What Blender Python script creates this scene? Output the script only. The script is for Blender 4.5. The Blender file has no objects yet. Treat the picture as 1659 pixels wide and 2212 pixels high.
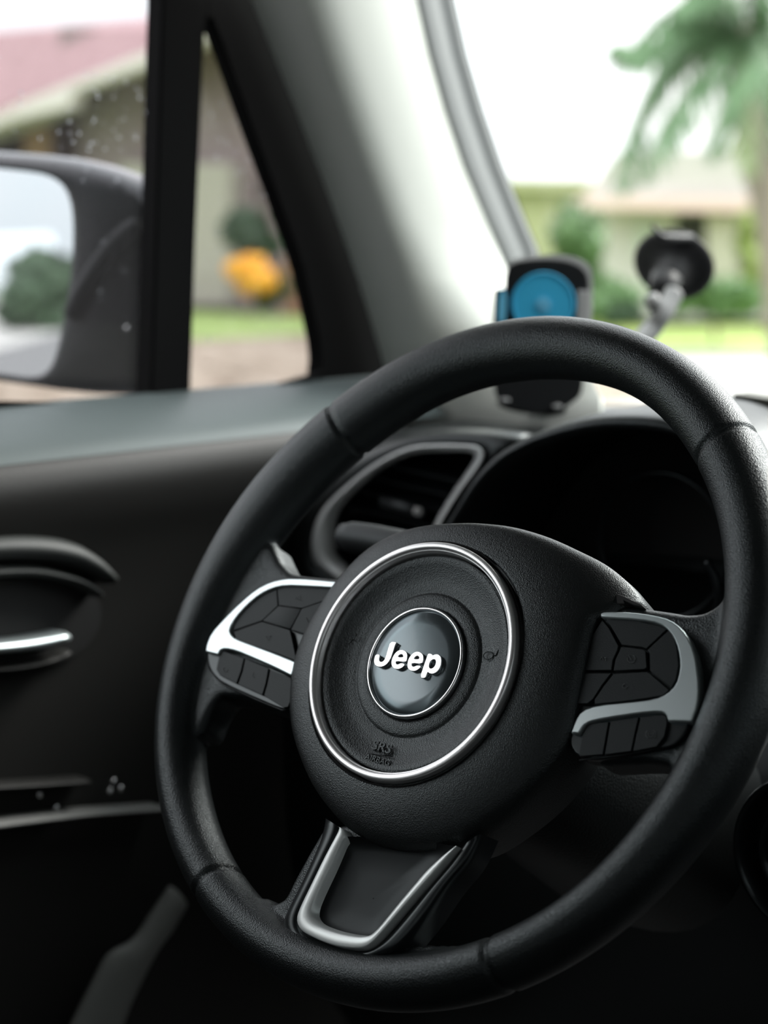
import bpy, bmesh, math, random
from mathutils import Vector, Matrix, noise
random.seed(7)
C = bpy.context.scene.collection
PI = math.pi
# ------------------------------------------------------------------ camera
W, H, F = 1659.0, 2212.0, 3578.0
CAM = Vector((0.51211, -0.63475, 1.22620))
MX = Vector((0.75711, 0.06886, -0.64964)); MY = Vector((0.65286, -0.11537, 0.74864)); MZ = Vector((-0.02340, -0.99093, -0.13231))
cam = bpy.data.cameras.new('camera'); co = bpy.data.objects.new('camera', cam); C.objects.link(co)
R3 = Matrix(((MX.x, -MX.y, -MX.z), (MY.x, -MY.y, -MY.z), (MZ.x, -MZ.y, -MZ.z)))
co.matrix_world = Matrix.Translation(CAM) @ R3.to_4x4()
cam.sensor_fit = 'VERTICAL'; cam.sensor_height = 24; cam.lens = 24 * F / H
cam.clip_start = .02; cam.clip_end = 500
cam.dof.use_dof = True; cam.dof.focus_distance = .80; cam.dof.aperture_fstop = 3.6
bpy.context.scene.camera = co
# ------------------------------------------------------------------ sky (overcast), exposure
SKY = 1.0
w = bpy.data.worlds.new('overcast'); bpy.context.scene.world = w; w.use_nodes = True
nt = w.node_tree; nt.nodes.clear()
def N(t, typ, **kw):
    n = t.nodes.new(typ)
    for k, v in kw.items(): setattr(n, k, v)
    return n
tc = N(nt, 'ShaderNodeTexCoord'); sp = N(nt, 'ShaderNodeSeparateXYZ')
nt.links.new(tc.outputs['Generated'], sp.inputs[0])
mr = N(nt, 'ShaderNodeMapRange'); mr.inputs['From Min'].default_value = 0; mr.inputs['From Max'].default_value = 1
mr.inputs['To Min'].default_value = 1.0; mr.inputs['To Max'].default_value = 3.0      # standard overcast sky: zenith three times the horizon
nt.links.new(sp.outputs['Z'], mr.inputs['Value'])
nz = N(nt, 'ShaderNodeTexNoise'); nz.inputs['Scale'].default_value = 3.0; nz.inputs['Detail'].default_value = 4
nt.links.new(tc.outputs['Generated'], nz.inputs['Vector'])
cr = N(nt, 'ShaderNodeValToRGB'); cr.color_ramp.elements[0].position = .35; cr.color_ramp.elements[0].color = (.82, .92, .95, 1)
cr.color_ramp.elements[1].position = .6; cr.color_ramp.elements[1].color = (1, .985, .99, 1)
nt.links.new(nz.outputs['Fac'], cr.inputs['Fac'])
bg = N(nt, 'ShaderNodeBackground'); wo = N(nt, 'ShaderNodeOutputWorld')
nt.links.new(cr.outputs['Color'], bg.inputs['Color'])
mu = N(nt, 'ShaderNodeMath', operation='MULTIPLY'); mu.inputs[1].default_value = SKY
nt.links.new(mr.outputs['Result'], mu.inputs[0]); nt.links.new(mu.outputs[0], bg.inputs['Strength'])
nt.links.new(bg.outputs[0], wo.inputs['Surface'])
vs = bpy.context.scene.view_settings
vs.view_transform = 'Standard'; vs.look = 'None'; vs.gamma = 1; vs.use_curve_mapping = False
vs.exposure = 0.85
# the sun behind thin cloud, ahead and to the right of the car
sl = bpy.data.lights.new('sun', 'SUN'); sl.energy = 2.6; sl.angle = math.radians(24); sl.color = (1, .98, .94)
so = bpy.data.objects.new('sun', sl); C.objects.link(so)
so.rotation_euler = Vector((.20, .82, .60)).to_track_quat('Z', 'Y').to_euler()
# ------------------------------------------------------------------ materials
def mat(name, col, rough=.5, metal=0, bump=None, coat=0, spec=None, vary=None, trans=0, alpha=None):
    m = bpy.data.materials.new(name); m.use_nodes = True; t = m.node_tree
    b = t.nodes['Principled BSDF']
    b.inputs['Base Color'].default_value = (*col, 1); b.inputs['Roughness'].default_value = rough
    b.inputs['Metallic'].default_value = metal; b.inputs['Coat Weight'].default_value = coat
    b.inputs['Transmission Weight'].default_value = trans
    if spec is not None: b.inputs['Specular IOR Level'].default_value = spec
    tc = N(t, 'ShaderNodeTexCoord')
    if bump:
        kind, scale, dist = bump
        n = N(t, 'ShaderNodeTexVoronoi') if kind == 'v' else N(t, 'ShaderNodeTexNoise')
        n.inputs['Scale'].default_value = scale
        if kind != 'v': n.inputs['Detail'].default_value = 3
        t.links.new(tc.outputs['Object'], n.inputs['Vector'])
        bp = N(t, 'ShaderNodeBump'); bp.inputs['Distance'].default_value = dist; bp.inputs['Strength'].default_value = 1
        t.links.new(n.outputs[0], bp.inputs['Height']); t.links.new(bp.outputs[0], b.inputs['Normal'])
    if vary:
        scale, c2 = vary
        n = N(t, 'ShaderNodeTexNoise'); n.inputs['Scale'].default_value = scale; n.inputs['Detail'].default_value = 5
        t.links.new(tc.outputs['Object'], n.inputs['Vector'])
        r = N(t, 'ShaderNodeValToRGB'); r.color_ramp.elements[0].position = .38; r.color_ramp.elements[1].position = .62
        r.color_ramp.elements[0].color = (*col, 1); r.color_ramp.elements[1].color = (*c2, 1)
        t.links.new(n.outputs['Fac'], r.inputs['Fac']); t.links.new(r.outputs['Color'], b.inputs['Base Color'])
    return m
def glassmat(name, tint=(1, 1, 1), fac=.06):
    m = bpy.data.materials.new(name); m.use_nodes = True; t = m.node_tree; t.nodes.clear()
    o = N(t, 'ShaderNodeOutputMaterial'); tr = N(t, 'ShaderNodeBsdfTransparent'); gl = N(t, 'ShaderNodeBsdfGlossy')
    tr.inputs[0].default_value = (*tint, 1); gl.inputs['Roughness'].default_value = 0.0
    mx = N(t, 'ShaderNodeMixShader'); mx.inputs[0].default_value = fac
    t.links.new(tr.outputs[0], mx.inputs[1]); t.links.new(gl.outputs[0], mx.inputs[2]); t.links.new(mx.outputs[0], o.inputs[0])
    return m
LEATHER = mat('black_leather', (.0070, .0084, .0090), .37, bump=('v', 1500, .00018), spec=.6)
COVER = mat('grained_black_plastic', (.0085, .0093, .0096), .38, bump=('v', 1700, .00014), spec=.6)
SOFT = mat('matte_black_plastic', (.012, .013, .0135), .5, bump=('n', 1200, .00004))
BUTTON = mat('button_rubber', (.008, .0086, .009), .5, spec=.3, bump=('n', 1500, .00008))
GLOSSBLK = mat('satin_black_plastic', (.008, .009, .010), .28)
VOID = mat('black_gap', (.004, .004, .004), .7)
SILVER = mat('satin_silver', (.60, .67, .68), .32, metal=.7)
VSILVER = mat('pale_silver_paint', (.70, .74, .73), .32, metal=.3)
CHROME = mat('chrome', (.95, .96, .97), .2, metal=1)
ENAMEL = mat('slate_enamel', (.12, .145, .155), .2, metal=.7, coat=.15)
PRINT = mat('grey_print', (.16, .17, .17), .6)
DOORTOP = mat('door_top_vinyl', (.085, .105, .105), .5, spec=.3, bump=('n', 700, .0002))
DOORMID = mat('door_dark_vinyl', (.017, .0165, .015), .55, spec=.3, bump=('n', 700, .0002))
DOORBAND = mat('door_band_vinyl', (.050, .054, .052), .55, spec=.3)
INSERT = mat('black_insert', (.005, .0055, .006), .4, spec=.25)
DASH = mat('dash_vinyl', (.010, .011, .011), .40, bump=('n', 700, .0003))
PILLAR = mat('pale_pillar_trim', (.66, .68, .62), .42, bump=('n', 900, .0001))
PILLARG = mat('grey_pillar_flange', (.24, .25, .245), .5)
SEAL = mat('black_rubber_seal', (.004, .004, .0042), .6, spec=.05)
HEAD = mat('headliner_cloth', (.20, .20, .19), .9)
CARPET = mat('floor_carpet', (.006, .006, .006), .95)
SEAT = mat('seat_cloth', (.03, .03, .03), .9)
PAINT = mat('dark_car_paint', (.018, .024, .032), .28, coat=.5)
HOUSING = mat('mirror_black_plastic', (.008, .009, .012), .5, spec=.25)
MIRROR = mat('mirror_silvering', (.93, .96, .97), 0.0, metal=1)
BLUE = mat('blue_rubber', (.035, .44, .72), .5)
LBLUE = mat('light_blue_rubber', (.16, .56, .80), .45)
PHBLK = mat('holder_black_plastic', (.008, .009, .010), .45, spec=.3)
PHGREY = mat('holder_grey_plastic', (.42, .42, .41), .35)
GREYMET = mat('grey_sill_plastic', (.22, .22, .21), .6)
GLASS = glassmat('window_glass', (.97, .98, .97), .04)
TINT2 = glassmat('dark_tinted_glass', (.38, .39, .39), .02)
TINT = glassmat('tinted_side_glass', (.74, .73, .74), .012)
MESHM = mat('speaker_mesh', (.10, .10, .08), .6, bump=('v', 900, .0006))
for m_ in (LEATHER, COVER, SOFT, BUTTON, DASH, INSERT, SILVER, ENAMEL, DOORTOP, GLOSSBLK): m_.node_tree.nodes['Principled BSDF'].inputs['Specular Tint'].default_value = (.88, .98, 1.0, 1)
ARMG = mat('mount_arm_grey', (.20, .20, .195), .4)
RINGC = mat('brushed_chrome', (.98, .98, .98), .36, metal=.85)
CUPM = mat('suction_cup_rubber', (.006, .006, .0065), .5, spec=.2)
VENTS = mat('vent_silver', (.90, .93, .92), .30, metal=.25)
# ------------------------------------------------------------------ helpers
def ray(px, py):
    x, y = (px - W / 2) / F, (py - H / 2) / F
    return Vector((MX.x * x + MX.y * y + MX.z, MY.x * x + MY.y * y + MY.z, MZ.x * x + MZ.y * y + MZ.z))
def at(px, py, t): return CAM + ray(px, py) * t
def on(px, py, axis, val):
    v = ray(px, py); return CAM + v * ((val - CAM[axis]) / v[axis])
def onp(px, py, P, n):
    v = ray(px, py); return CAM + v * ((P - CAM).dot(n) / v.dot(n))
D32 = math.radians(32)
RW = Matrix(((1, 0, 0), (0, math.sin(D32), -math.cos(D32)), (0, math.cos(D32), math.sin(D32))))
MW = Matrix.Translation((0, 0, 1.05)) @ RW.to_4x4(); MWI = MW.inverted()
CW = MWI @ CAM
def WL(px, py, z):                      # measured point of the wheel, in the wheel's own frame at height z
    v = RW.transposed() @ ray(px, py); return CW + v * ((z - CW.z) / v.z)
def WP(pts, z): return [tuple(WL(x, y, z)[:2]) for x, y in pts]
def mesh(name, verts, faces, m, parent=None, smooth=True, mats=None):
    me = bpy.data.meshes.new(name); me.from_pydata([tuple(v) for v in verts], [], faces); me.update()
    o = bpy.data.objects.new(name, me); C.objects.link(o)
    if m: me.materials.append(m)
    if smooth:
        for p in me.polygons: p.use_smooth = True
    if parent: o.parent = parent
    return o
def obj(name, bm, m, parent=None, smooth=False):
    me = bpy.data.meshes.new(name); bmesh.ops.recalc_face_normals(bm, faces=bm.faces); bm.to_mesh(me); bm.free()
    o = bpy.data.objects.new(name, me); C.objects.link(o); me.materials.append(m)
    for p in me.polygons: p.use_smooth = smooth
    if parent: o.parent = parent
    return o
def tag(o, label=None, cat=None, group=None, kind=None):
    if label: o['label'] = label
    if cat: o['category'] = cat
    if group: o['group'] = group
    if kind: o['kind'] = kind
    return o
def thing(name, label, cat, loc=(0, 0, 0), group=None):
    o = bpy.data.objects.new(name, None); C.objects.link(o); o.location = loc; o.empty_display_size = .05
    return tag(o, label, cat, group)
def local(o, parent):                   # world-space mesh put under a parent without moving
    bpy.context.view_layer.update()
    o.parent = parent; o.matrix_parent_inverse = parent.matrix_world.inverted(); return o
def chaikin(p, n=2, closed=True):
    for _ in range(n):
        q = []; L = len(p)
        rng = range(L) if closed else range(L - 1)
        if not closed: q.append(p[0])
        for i in rng:
            a, b = Vector(p[i]), Vector(p[(i + 1) % L]); q += [a * .75 + b * .25, a * .25 + b * .75]
        if not closed: q.append(p[-1])
        p = q
    return [Vector(x) for x in p]
def cat(p, n=6, closed=False):
    p = [Vector(x) for x in p]; L = len(p); out = []
    g = (lambda i: p[i % L]) if closed else (lambda i: p[max(0, min(L - 1, i))])
    for i in range(L if closed else L - 1):
        a, b, c, d = g(i - 1), g(i), g(i + 1), g(i + 2)
        for k in range(n):
            t = k / n; out.append(b + .5 * t * (c - a + t * (2 * a - 5 * b + 4 * c - d + t * (3 * (b - c) + d - a))))
    if not closed: out.append(p[-1])
    return out
def inset(p, d):
    p = [Vector(x[:2]) for x in p]; n = len(p)
    A = sum(p[i].x * p[(i + 1) % n].y - p[(i + 1) % n].x * p[i].y for i in range(n)); s = 1 if A > 0 else -1
    out = []
    for i in range(n):
        a, b, c = p[i - 1], p[i], p[(i + 1) % n]
        e1, e2 = (b - a), (c - b)
        if e1.length < 1e-9 or e2.length < 1e-9: out.append(b.copy()); continue
        e1.normalize(); e2.normalize()
        n1, n2 = Vector((-e1.y, e1.x)) * s, Vector((-e2.y, e2.x)) * s
        m = n1 + n2; k = m.length_squared
        out.append(b + m * (d * 2 / max(k, .8)))
    return out
def plate(name, p2, z0, z1, m, parent, bev=.0006, smooth=False, inv=False, frame=None, segs=2):
    """flat shape with a rounded upper edge; frame maps (x,y,z) to 3D"""
    fr = frame or (lambda x, y, z: (x, y, z)); n = len(p2); s = 1 if z1 > z0 else -1
    rings = [(0, z0)]
    for k in range(segs + 1):
        a = PI / 2 * k / segs; rings.append((bev * (1 - math.cos(a)), z1 - s * bev * (1 - math.sin(a))))
    V = []
    for d, z in rings: V += [fr(q[0], q[1], z) for q in (inset(p2, d) if d > 0 else p2)]
    Fc = []
    for r in range(len(rings) - 1):
        for i in range(n): j = (i + 1) % n; Fc.append((r * n + i, r * n + j, (r + 1) * n + j, (r + 1) * n + i))
    Fc.append(tuple(range((len(rings) - 1) * n, len(rings) * n))); Fc.append(tuple(reversed(range(n))))
    o = mesh(name, V, Fc, m, parent, smooth=False)
    bm = bmesh.new(); bm.from_mesh(o.data); bmesh.ops.recalc_face_normals(bm, faces=bm.faces); bm.to_mesh(o.data); bm.free()
    for pl in o.data.polygons: pl.use_smooth = len(pl.vertices) == 4
    return o
def strip(name, A, B, m, parent=None, h=.002, z=None, frame=None, back=-.004, closed=False, K=8):
    """rounded moulding between two polylines of the same length"""
    fr = frame or (lambda v, hh: v); n = len(A); V = []; prof = []
    for k in range(K + 1):
        u = k / K; prof.append((u, h * math.sin(PI * u) ** .6 if 0 < u < 1 else 0))
    prof = [(0, back)] + prof + [(1, back)]
    for a, b in zip(A, B):
        for u, hh in prof: V.append(fr(Vector(a) * (1 - u) + Vector(b) * u, hh))
    P = len(prof); Fc = []
    for i in range(n if closed else n - 1):
        j = (i + 1) % n
        for k in range(P): l = (k + 1) % P; Fc.append((i * P + k, j * P + k, j * P + l, i * P + l))
    if not closed: Fc += [tuple(range(P)), tuple(reversed(range((n - 1) * P, n * P)))]
    o = mesh(name, V, Fc, m, parent)
    bm = bmesh.new(); bm.from_mesh(o.data); bmesh.ops.recalc_face_normals(bm, faces=bm.faces); bm.to_mesh(o.data); bm.free()
    for pl in o.data.polygons: pl.use_smooth = True
    return o
def resample(p, n, closed=False):
    p = [Vector(x) for x in p]
    if closed: p = p + [p[0]]
    L = [0]
    for a, b in zip(p, p[1:]): L.append(L[-1] + (b - a).length)
    out = []; i = 0
    m = n if closed else n - 1
    for k in range(n):
        s = L[-1] * k / m
        while i < len(p) - 2 and L[i + 1] < s: i += 1
        t = (s - L[i]) / max(1e-12, L[i + 1] - L[i]); out.append(p[i].lerp(p[i + 1], min(1, max(0, t))))
    return out
def tube(name, path, rad, m, parent=None, seg=12, closed=False, flat=None, cap=True):
    P = [Vector(x) for x in path]; n = len(P); V = []; up = Vector((0, 0, 1)); pn = None
    for i in range(n):
        a = P[(i - 1) % n] if closed or i else P[0]; b = P[(i + 1) % n] if closed or i < n - 1 else P[-1]
        t = (b - a).normalized()
        if pn is None:
            pn = t.cross(up if abs(t.z) < .9 else Vector((1, 0, 0))).normalized()
        pn = (pn - t * pn.dot(t)).normalized(); bn = t.cross(pn)
        r = rad[i] if isinstance(rad, (list, tuple)) else rad
        for k in range(seg):
            a_ = 2 * PI * k / seg; V.append(P[i] + pn * (r * math.cos(a_)) + bn * (r * math.sin(a_)))
    Fc = []
    for i in range(n if closed else n - 1):
        j = (i + 1) % n
        for k in range(seg): l = (k + 1) % seg; Fc.append((i * seg + k, i * seg + l, j * seg + l, j * seg + k))
    if not closed and cap: Fc += [tuple(reversed(range(seg))), tuple(range((n - 1) * seg, n * seg))]
    return mesh(name, V, Fc, m, parent)
def grid(name, rows, m, parent=None, closed=False, smooth=True):
    n = len(rows[0]); V = [v for r in rows for v in r]; Fc = []
    for i in range(len(rows) - 1):
        for k in range(n if closed else n - 1): l = (k + 1) % n; Fc.append((i * n + k, i * n + l, (i + 1) * n + l, (i + 1) * n + k))
    return mesh(name, V, Fc, m, parent, smooth)
def box(bm, x0, x1, y0, y1, z0, z1):
    r = bmesh.ops.create_cube(bm, size=1)['verts']
    for v in r: v.co = Vector(((x0 + x1) / 2 + v.co.x * (x1 - x0), (y0 + y1) / 2 + v.co.y * (y1 - y0), (z0 + z1) / 2 + v.co.z * (z1 - z0)))
    return r
def boxo(name, b, m, parent=None, bev=0, smooth=False):
    bm = bmesh.new(); box(bm, *b)
    if bev: bmesh.ops.bevel(bm, geom=bm.edges[:], offset=bev, segments=3, affect='EDGES')
    return obj(name, bm, m, parent, smooth)
def slab(name, pts, vec, m, parent=None, bev=0):
    """solid from a flat 3D outline pushed along vec"""
    n = len(pts); vec = Vector(vec)
    V = [Vector(p) for p in pts] + [Vector(p) + vec for p in pts]
    bm = bmesh.new(); vs_ = [bm.verts.new(v) for v in V]
    bm.faces.new(vs_[:n]); bm.faces.new(list(reversed(vs_[n:])))
    for i in range(n): j = (i + 1) % n; bm.faces.new((vs_[i], vs_[j], vs_[n + j], vs_[n + i]))
    bmesh.ops.recalc_face_normals(bm, faces=bm.faces)
    if bev: bmesh.ops.bevel(bm, geom=bm.edges[:], offset=bev, segments=3, affect='EDGES')
    return obj(name, bm, m, parent)
def evalmesh(o):
    bpy.context.view_layer.update()
    dg = bpy.context.evaluated_depsgraph_get(); return bpy.data.meshes.new_from_object(o.evaluated_get(dg))
# ================================================================== CAR SHELL
XL, XR, YB = -.50, 1.24, -1.95
BELT = 1.150
for n_, b_, m_ in (('floor', (XL - .05, XR + .05, YB, 1.3, .28, .33), CARPET), ('ceiling', (XL + .03, XR - .03, YB, .47, 1.62, 1.66), HEAD)):
    tag(boxo(n_, b_, m_, bev=.004), kind='structure')
# right side: lower wall, header, pillars around the passenger windows
wr = boxo('wall_right', (XR, XR + .06, YB, 1.2, .33, BELT), DOORMID); tag(wr, kind='structure')
for k, (a, b) in enumerate(((-.42, -.30), (-1.50, -1.30), (.30, .42))):
    tag(boxo('trim_%d' % (k + 3), (XR - .02, XR + .04, a, b, BELT, 1.62), PILLARG), kind='structure')
bm = bmesh.new(); box(bm, XL, XR + .04, YB - .05, YB, .33, 1.12); box(bm, XL, XL + .22, YB - .05, YB, 1.12, 1.62); box(bm, XR - .22, XR + .04, YB - .05, YB, 1.12, 1.62)
tag(obj('wall_rear', bm, DOORMID), kind='structure')
tag(boxo('window_2', (XL + .22, XR - .22, YB - .03, YB - .026, 1.12, 1.62), TINT2), kind='structure')
tag(boxo('window_3', (XR + .02, XR + .024, YB, .9, BELT, 1.62), TINT2), kind='structure')
bm = bmesh.new(); box(bm, XL - .05, XL, YB, -.60, .33, BELT); box(bm, XL - .05, XL, -.80, -.66, BELT, 1.62)
tag(obj('wall_left', bm, DOORMID), kind='structure')
tag(boxo('window_4', (XL - .03, XL - .026, YB, -.80, BELT, 1.62), TINT2), kind='structure')
# windscreen
WS0, WS1 = (-.50, .742, 1.13), (XR, .742, 1.13)
def wsy(z): return .742 - (z - 1.15) * .495
rows = []
for k in range(9):
    z = 1.10 + .52 * k / 8; r = []
    for j in range(25):
        x = -.46 + 1.70 * j / 24; u = (x - .37) / .83; r.append((x, wsy(z) + .13 * (1 - u * u) * 1, z))
    rows.append(r)
ws = grid('window_1', rows, GLASS); tag(ws, kind='structure')
def wsc(x, z): u = (x - .37) / .83; return wsy(z) + .13 * (1 - u * u)
# ================================================================== DRIVER'S DOOR
door = thing('car_door', 'black driver-side front door with a sloped grey-green sill under its window', 'car door', (-.46, .1, .5))
def dsurf(name, prof, y0, y1, m, n=30, parent=door):
    rows = [[(x, y0 + (y1 - y0) * k / n, z) for x, z in prof] for k in range(n + 1)]
    o = grid(name, rows, m); return local(o, parent)
ptop = cat([(-.512, 1.146), (-.50, 1.149), (-.46, 1.139), (-.428, 1.126), (-.414, 1.115)], 5)
dsurf('sill_pad', ptop, -.66, .52, DOORTOP)
pmid = cat([(-.416, 1.1165), (-.409, 1.108), (-.405, 1.094), (-.408, 1.074), (-.418, 1.04), (-.424, .99), (-.424, .90), (-.42, .70), (-.43, .45)], 5)
dsurf('door_panel', pmid, -.66, .40, DOORMID)
local(boxo('door_skin', (-.56, -.50, -.66, .60, .40, 1.125), PAINT, bev=.01), door)
DX = -.500
def dpoly(pts, sm=0, dx=0):
    p = [on(x, y, 0, DX + dx) for x, y in pts]; return chaikin(p, sm) if sm else p
# window frame parts (traced widths, 25 mm deep)
local(slab('window_post', dpoly([(349, -300), (352, 0), (346, 200), (335, 600), (326, 880), (414, 880), (413, 855), (425, 500), (442, 100), (447, 45), (452, 30), (456, -300)]), (-.02, 0, 0), SEAL, bev=.0015), door)
local(boxo('window_header', (-.53, -.48, -.66, .30, 1.545, 1.64), SEAL, bev=.008), door)
local(slab('window_frame', dpoly([(446, -140), (448, 60), (452, 42), (458, 40), (482, 100), (530, 235), (590, 400), (636, 525), (655, 585), (672, 660), (688, 735), (692, 775), (689, 805), (700, 850), (860, 850), (836, 770), (775, 560), (690, 330), (612, 130), (560, 0), (520, -140)]), (-.016, 0, 0), SEAL, bev=.0015), door)
local(slab('window_seal', dpoly([(-500, 862), (-200, 862), (0, 866), (330, 872), (413, 866), (560, 838), (692, 800), (700, 812), (560, 850), (413, 880), (330, 886), (0, 880), (-200, 874), (-500, 874)]), (.006, 0, 0), SEAL, bev=.001), door)
gl = local(slab('window_glass', dpoly([(-900, -300), (350, -300), (340, 200), (330, 870), (-900, 870)], 0, -.010), (-.004, 0, 0), TINT), door)
gl2 = local(slab('quarter_glass', dpoly([(440, 20), (465, 20), (700, 700), (700, 812), (405, 868)], 0, -.010), (-.004, 0, 0), TINT), door)
DROP = mat('rain_water', (.9, .95, 1), 0.0, trans=1); DROP.node_tree.nodes['Principled BSDF'].inputs['IOR'].default_value = 1.33
def drops(boxes, parent):
    bm = bmesh.new()
    for (x0, x1, y0, y1, n) in boxes:
        for _ in range(n):
            p = on(random.uniform(x0, x1), random.uniform(y0, y1), 0, DX - .0150); r = random.uniform(.0005, .0014)
            s = bmesh.ops.create_icosphere(bm, subdivisions=1, radius=r)['verts']
            for v in s: v.co = Vector((p.x + v.co.x * .45, p.y + v.co.y, p.z + v.co.z * random.uniform(.95, 1.1)))
    o = obj('raindrops', bm, DROP, smooth=True); o['kind'] = 'stuff'
    bpy.context.view_layer.update(); return local(o, parent)
drops([(150, 335, 160, 420, 70), (-60, 150, 120, 330, 16), (200, 330, 380, 700, 10)], door)
drops([(455, 540, 150, 400, 26), (440, 620, 400, 780, 8)], door)
# inner handle recess, pull and lever
def dpt(px, py, x=-.412): return on(px, py, 0, x)
def band2(name, up, lo, m, x=-.412, h=.010, n=24):
    U = resample(cat([dpt(*q, x) for q in up], 6), n); L = resample(cat([dpt(*q, x) for q in lo], 6), n)
    return local(strip(name, U, L, m, frame=lambda v, hh: v + Vector((hh, 0, 0)), h=h, back=-.014), door)
band2('handle_surround', [(-260, 1185), (-60, 1160), (60, 1156), (150, 1170), (205, 1200), (238, 1236)], [(-260, 1240), (-60, 1216), (60, 1213), (140, 1223), (192, 1243), (226, 1262)], DOORBAND, h=.012)
band2('handle_recess_lip', [(-260, 1252), (-60, 1226), (60, 1222), (130, 1234), (180, 1252), (212, 1276)], [(-260, 1284), (-60, 1254), (50, 1245), (120, 1254), (172, 1268), (206, 1290)], DOORBAND, h=.008)
cup = [(-260, 1284), (-60, 1252), (50, 1244), (130, 1254), (190, 1276), (215, 1310), (205, 1370), (150, 1420), (60, 1450), (-60, 1462), (-260, 1470)]
local(slab('handle_cup', chaikin([dpt(*q, -.4235) for q in cup], 2), (.004, 0, 0), VOID), door)
band2('door_handle', [(-260, 1402), (-100, 1392), (20, 1383), (90, 1373), (138, 1364)], [(-260, 1424), (-100, 1416), (20, 1410), (90, 1401), (146, 1384)], SILVER, x=-.405, h=.006)
band2('lower_recess_lip', [(-260, 1446), (-60, 1440), (40, 1432), (110, 1416), (140, 1402)], [(-260, 1464), (-60, 1456), (40, 1450), (112, 1434), (146, 1414)], DOORMID, h=.006)
# armrest / map pocket
band2('armrest_edge', [(-260, 1700), (-60, 1692), (60, 1686), (180, 1678)], [(-260, 1716), (-60, 1708), (60, 1701), (180, 1692)], DOORMID, x=-.415, h=.01)
band2('pocket_lip', [(-260, 1790), (-60, 1778), (60, 1765), (200, 1750), (350, 1740)], [(-260, 1812), (-60, 1797), (60, 1781), (200, 1763), (350, 1751)], GREYMET, x=-.405, h=.007)
for q in ((86, 1716), (122, 1745), (238, 1708), (261, 1703), (246, 1688)):  # chrome beads added in place of small glints by the door pocket
    p = dpt(*q, -.413); bm = bmesh.new(); bmesh.ops.create_uvsphere(bm, u_segments=12, v_segments=8, radius=.0022)
    for v in bm.verts: v.co = p + Vector((v.co.x * .6, v.co.y, v.co.z))
    local(obj('glint_bead', bm, CHROME, smooth=True), door)
# ================================================================== PILLAR + SCREEN EDGE
yrows = [-260, -120, 0, 120, 240, 360, 480, 600, 700, 790, 860, 925]
def lerpx(tab, y):
    for (y0, x0), (y1, x1) in zip(tab, tab[1:]):
        if y <= y1: return x0 + (x1 - x0) * (y - y0) / (y1 - y0)
    return tab[-1][1]
tA = [(-260, 450), (0, 545), (130, 598), (330, 678), (560, 762), (760, 824), (860, 850), (925, 846)]
tC = [(-260, 842), (0, 896), (150, 930), (300, 975), (420, 1020), (520, 1066), (600, 1100), (680, 1150), (760, 1240), (840, 1300), (925, 1300)]
tD = [(-260, 928), (0, 978), (150, 1012), (300, 1060), (420, 1104), (520, 1148), (560, 1165), (925, 1180)]
rows = []
for y in yrows:
    a, c = lerpx(tA, y), lerpx(tC, y); pa = on(a, y, 0, -.487)
    pc = on(c, y, 0, -.430)
    if y >= 640: pc = on(c, y, 1, lerpx([(600, .640), (700, .60), (800, .55), (925, .485)], y))
    b = a + .37 * (c - a) if y < 640 else a + .37 * (lerpx(tC, 600) - a)
    pb = on(b, y, 1, pa.y + .004)          # rear face of the pillar, then it turns forward along the inner face
    mid = pb.lerp(pc, .5) + Vector((.006, 0, 0))
    pl_ = chaikin([pa, pa.lerp(pb, .5), pb, mid, pc], 3, closed=False)
    rows.append(pl_)
pt = grid('trim_1', rows, PILLAR); sol = pt.modifiers.new('s', 'SOLIDIFY'); sol.thickness = .003; sol.offset = 0
tag(pt, kind='structure'); pt['label'] = 'pale windscreen pillar trim'
rows = []; rows2 = []
for y in [-260, -120, 0, 120, 240, 360, 480, 540, 600, 680]:
    c, d = lerpx(tC if y <= 600 else [(600, 1100), (680, 1130)], y), lerpx(tD, y)
    p0, p1 = on(c - 3, y, 0, -.432), on(d, y, 0, -.440)
    prof = [(0, -.004), (.06, .004), (.12, .006), (.5, .004), (.72, .002), (.80, .006), (.95, .006), (1, -.002)]
    rows.append([p0.lerp(p1, u) + Vector((h, -h * .4, 0)) for u, h in prof])
    rows2.append([p1 + Vector((.0, 0, 0)), p1 + Vector((.004, -.002, 0)), on(d + 7, y, 0, -.440), on(d + 7, y, 0, -.440) + Vector((-.01, .006, 0))])
o = grid('trim_2', rows, PILLARG); tag(o, kind='structure'); o['label'] = 'grey windscreen edge flange'
o = grid('windscreen_seal', rows2, SEAL); tag(o, kind='structure')
# ================================================================== DASHBOARD
dash = thing('dashboard', 'black dashboard with an arched instrument hood behind the steering wheel', 'dashboard', (.2, .45, .5))
# upper deck: from the windscreen base down to the front crease
rows = []
for j in range(41):
    x = -.402 + (XR - .01 + .402) * j / 40; r = []
    for k in range(9):
        u = k / 8; y = wsc(x, 1.14) * (1 - u) + .435 * u; z = 1.118 + .018 * math.sin(PI * u * .5) - .0 * u
        z = 1.108 + (.004 * math.sin(PI * u))
        r.append((x, y, z))
    r += [(x, .425, 1.106), (x, .415, 1.098), (x, .41, 1.09), (x, .41, 1.0), (x, .40, .80), (x, .44, .55)]
    rows.append(r)
local(grid('dash_body', rows, DASH), dash)
HY = .235
arch = [(930, 1235), (955, 1175), (991, 1118), (1035, 1050), (1083, 1001), (1130, 973), (1174, 955), (1240, 937), (1312, 927), (1400, 930), (1467, 946), (1540, 985), (1600, 1050), (1640, 1140), (1650, 1240), (1640, 1340)]
A = resample(cat([on(x, y, 1, HY) for x, y in arch], 5), 60)
cen = Vector((.0, HY, 1.04))
def off(P, d): return [p + (p - cen).normalized() * d for p in P]
rows = []
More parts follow.
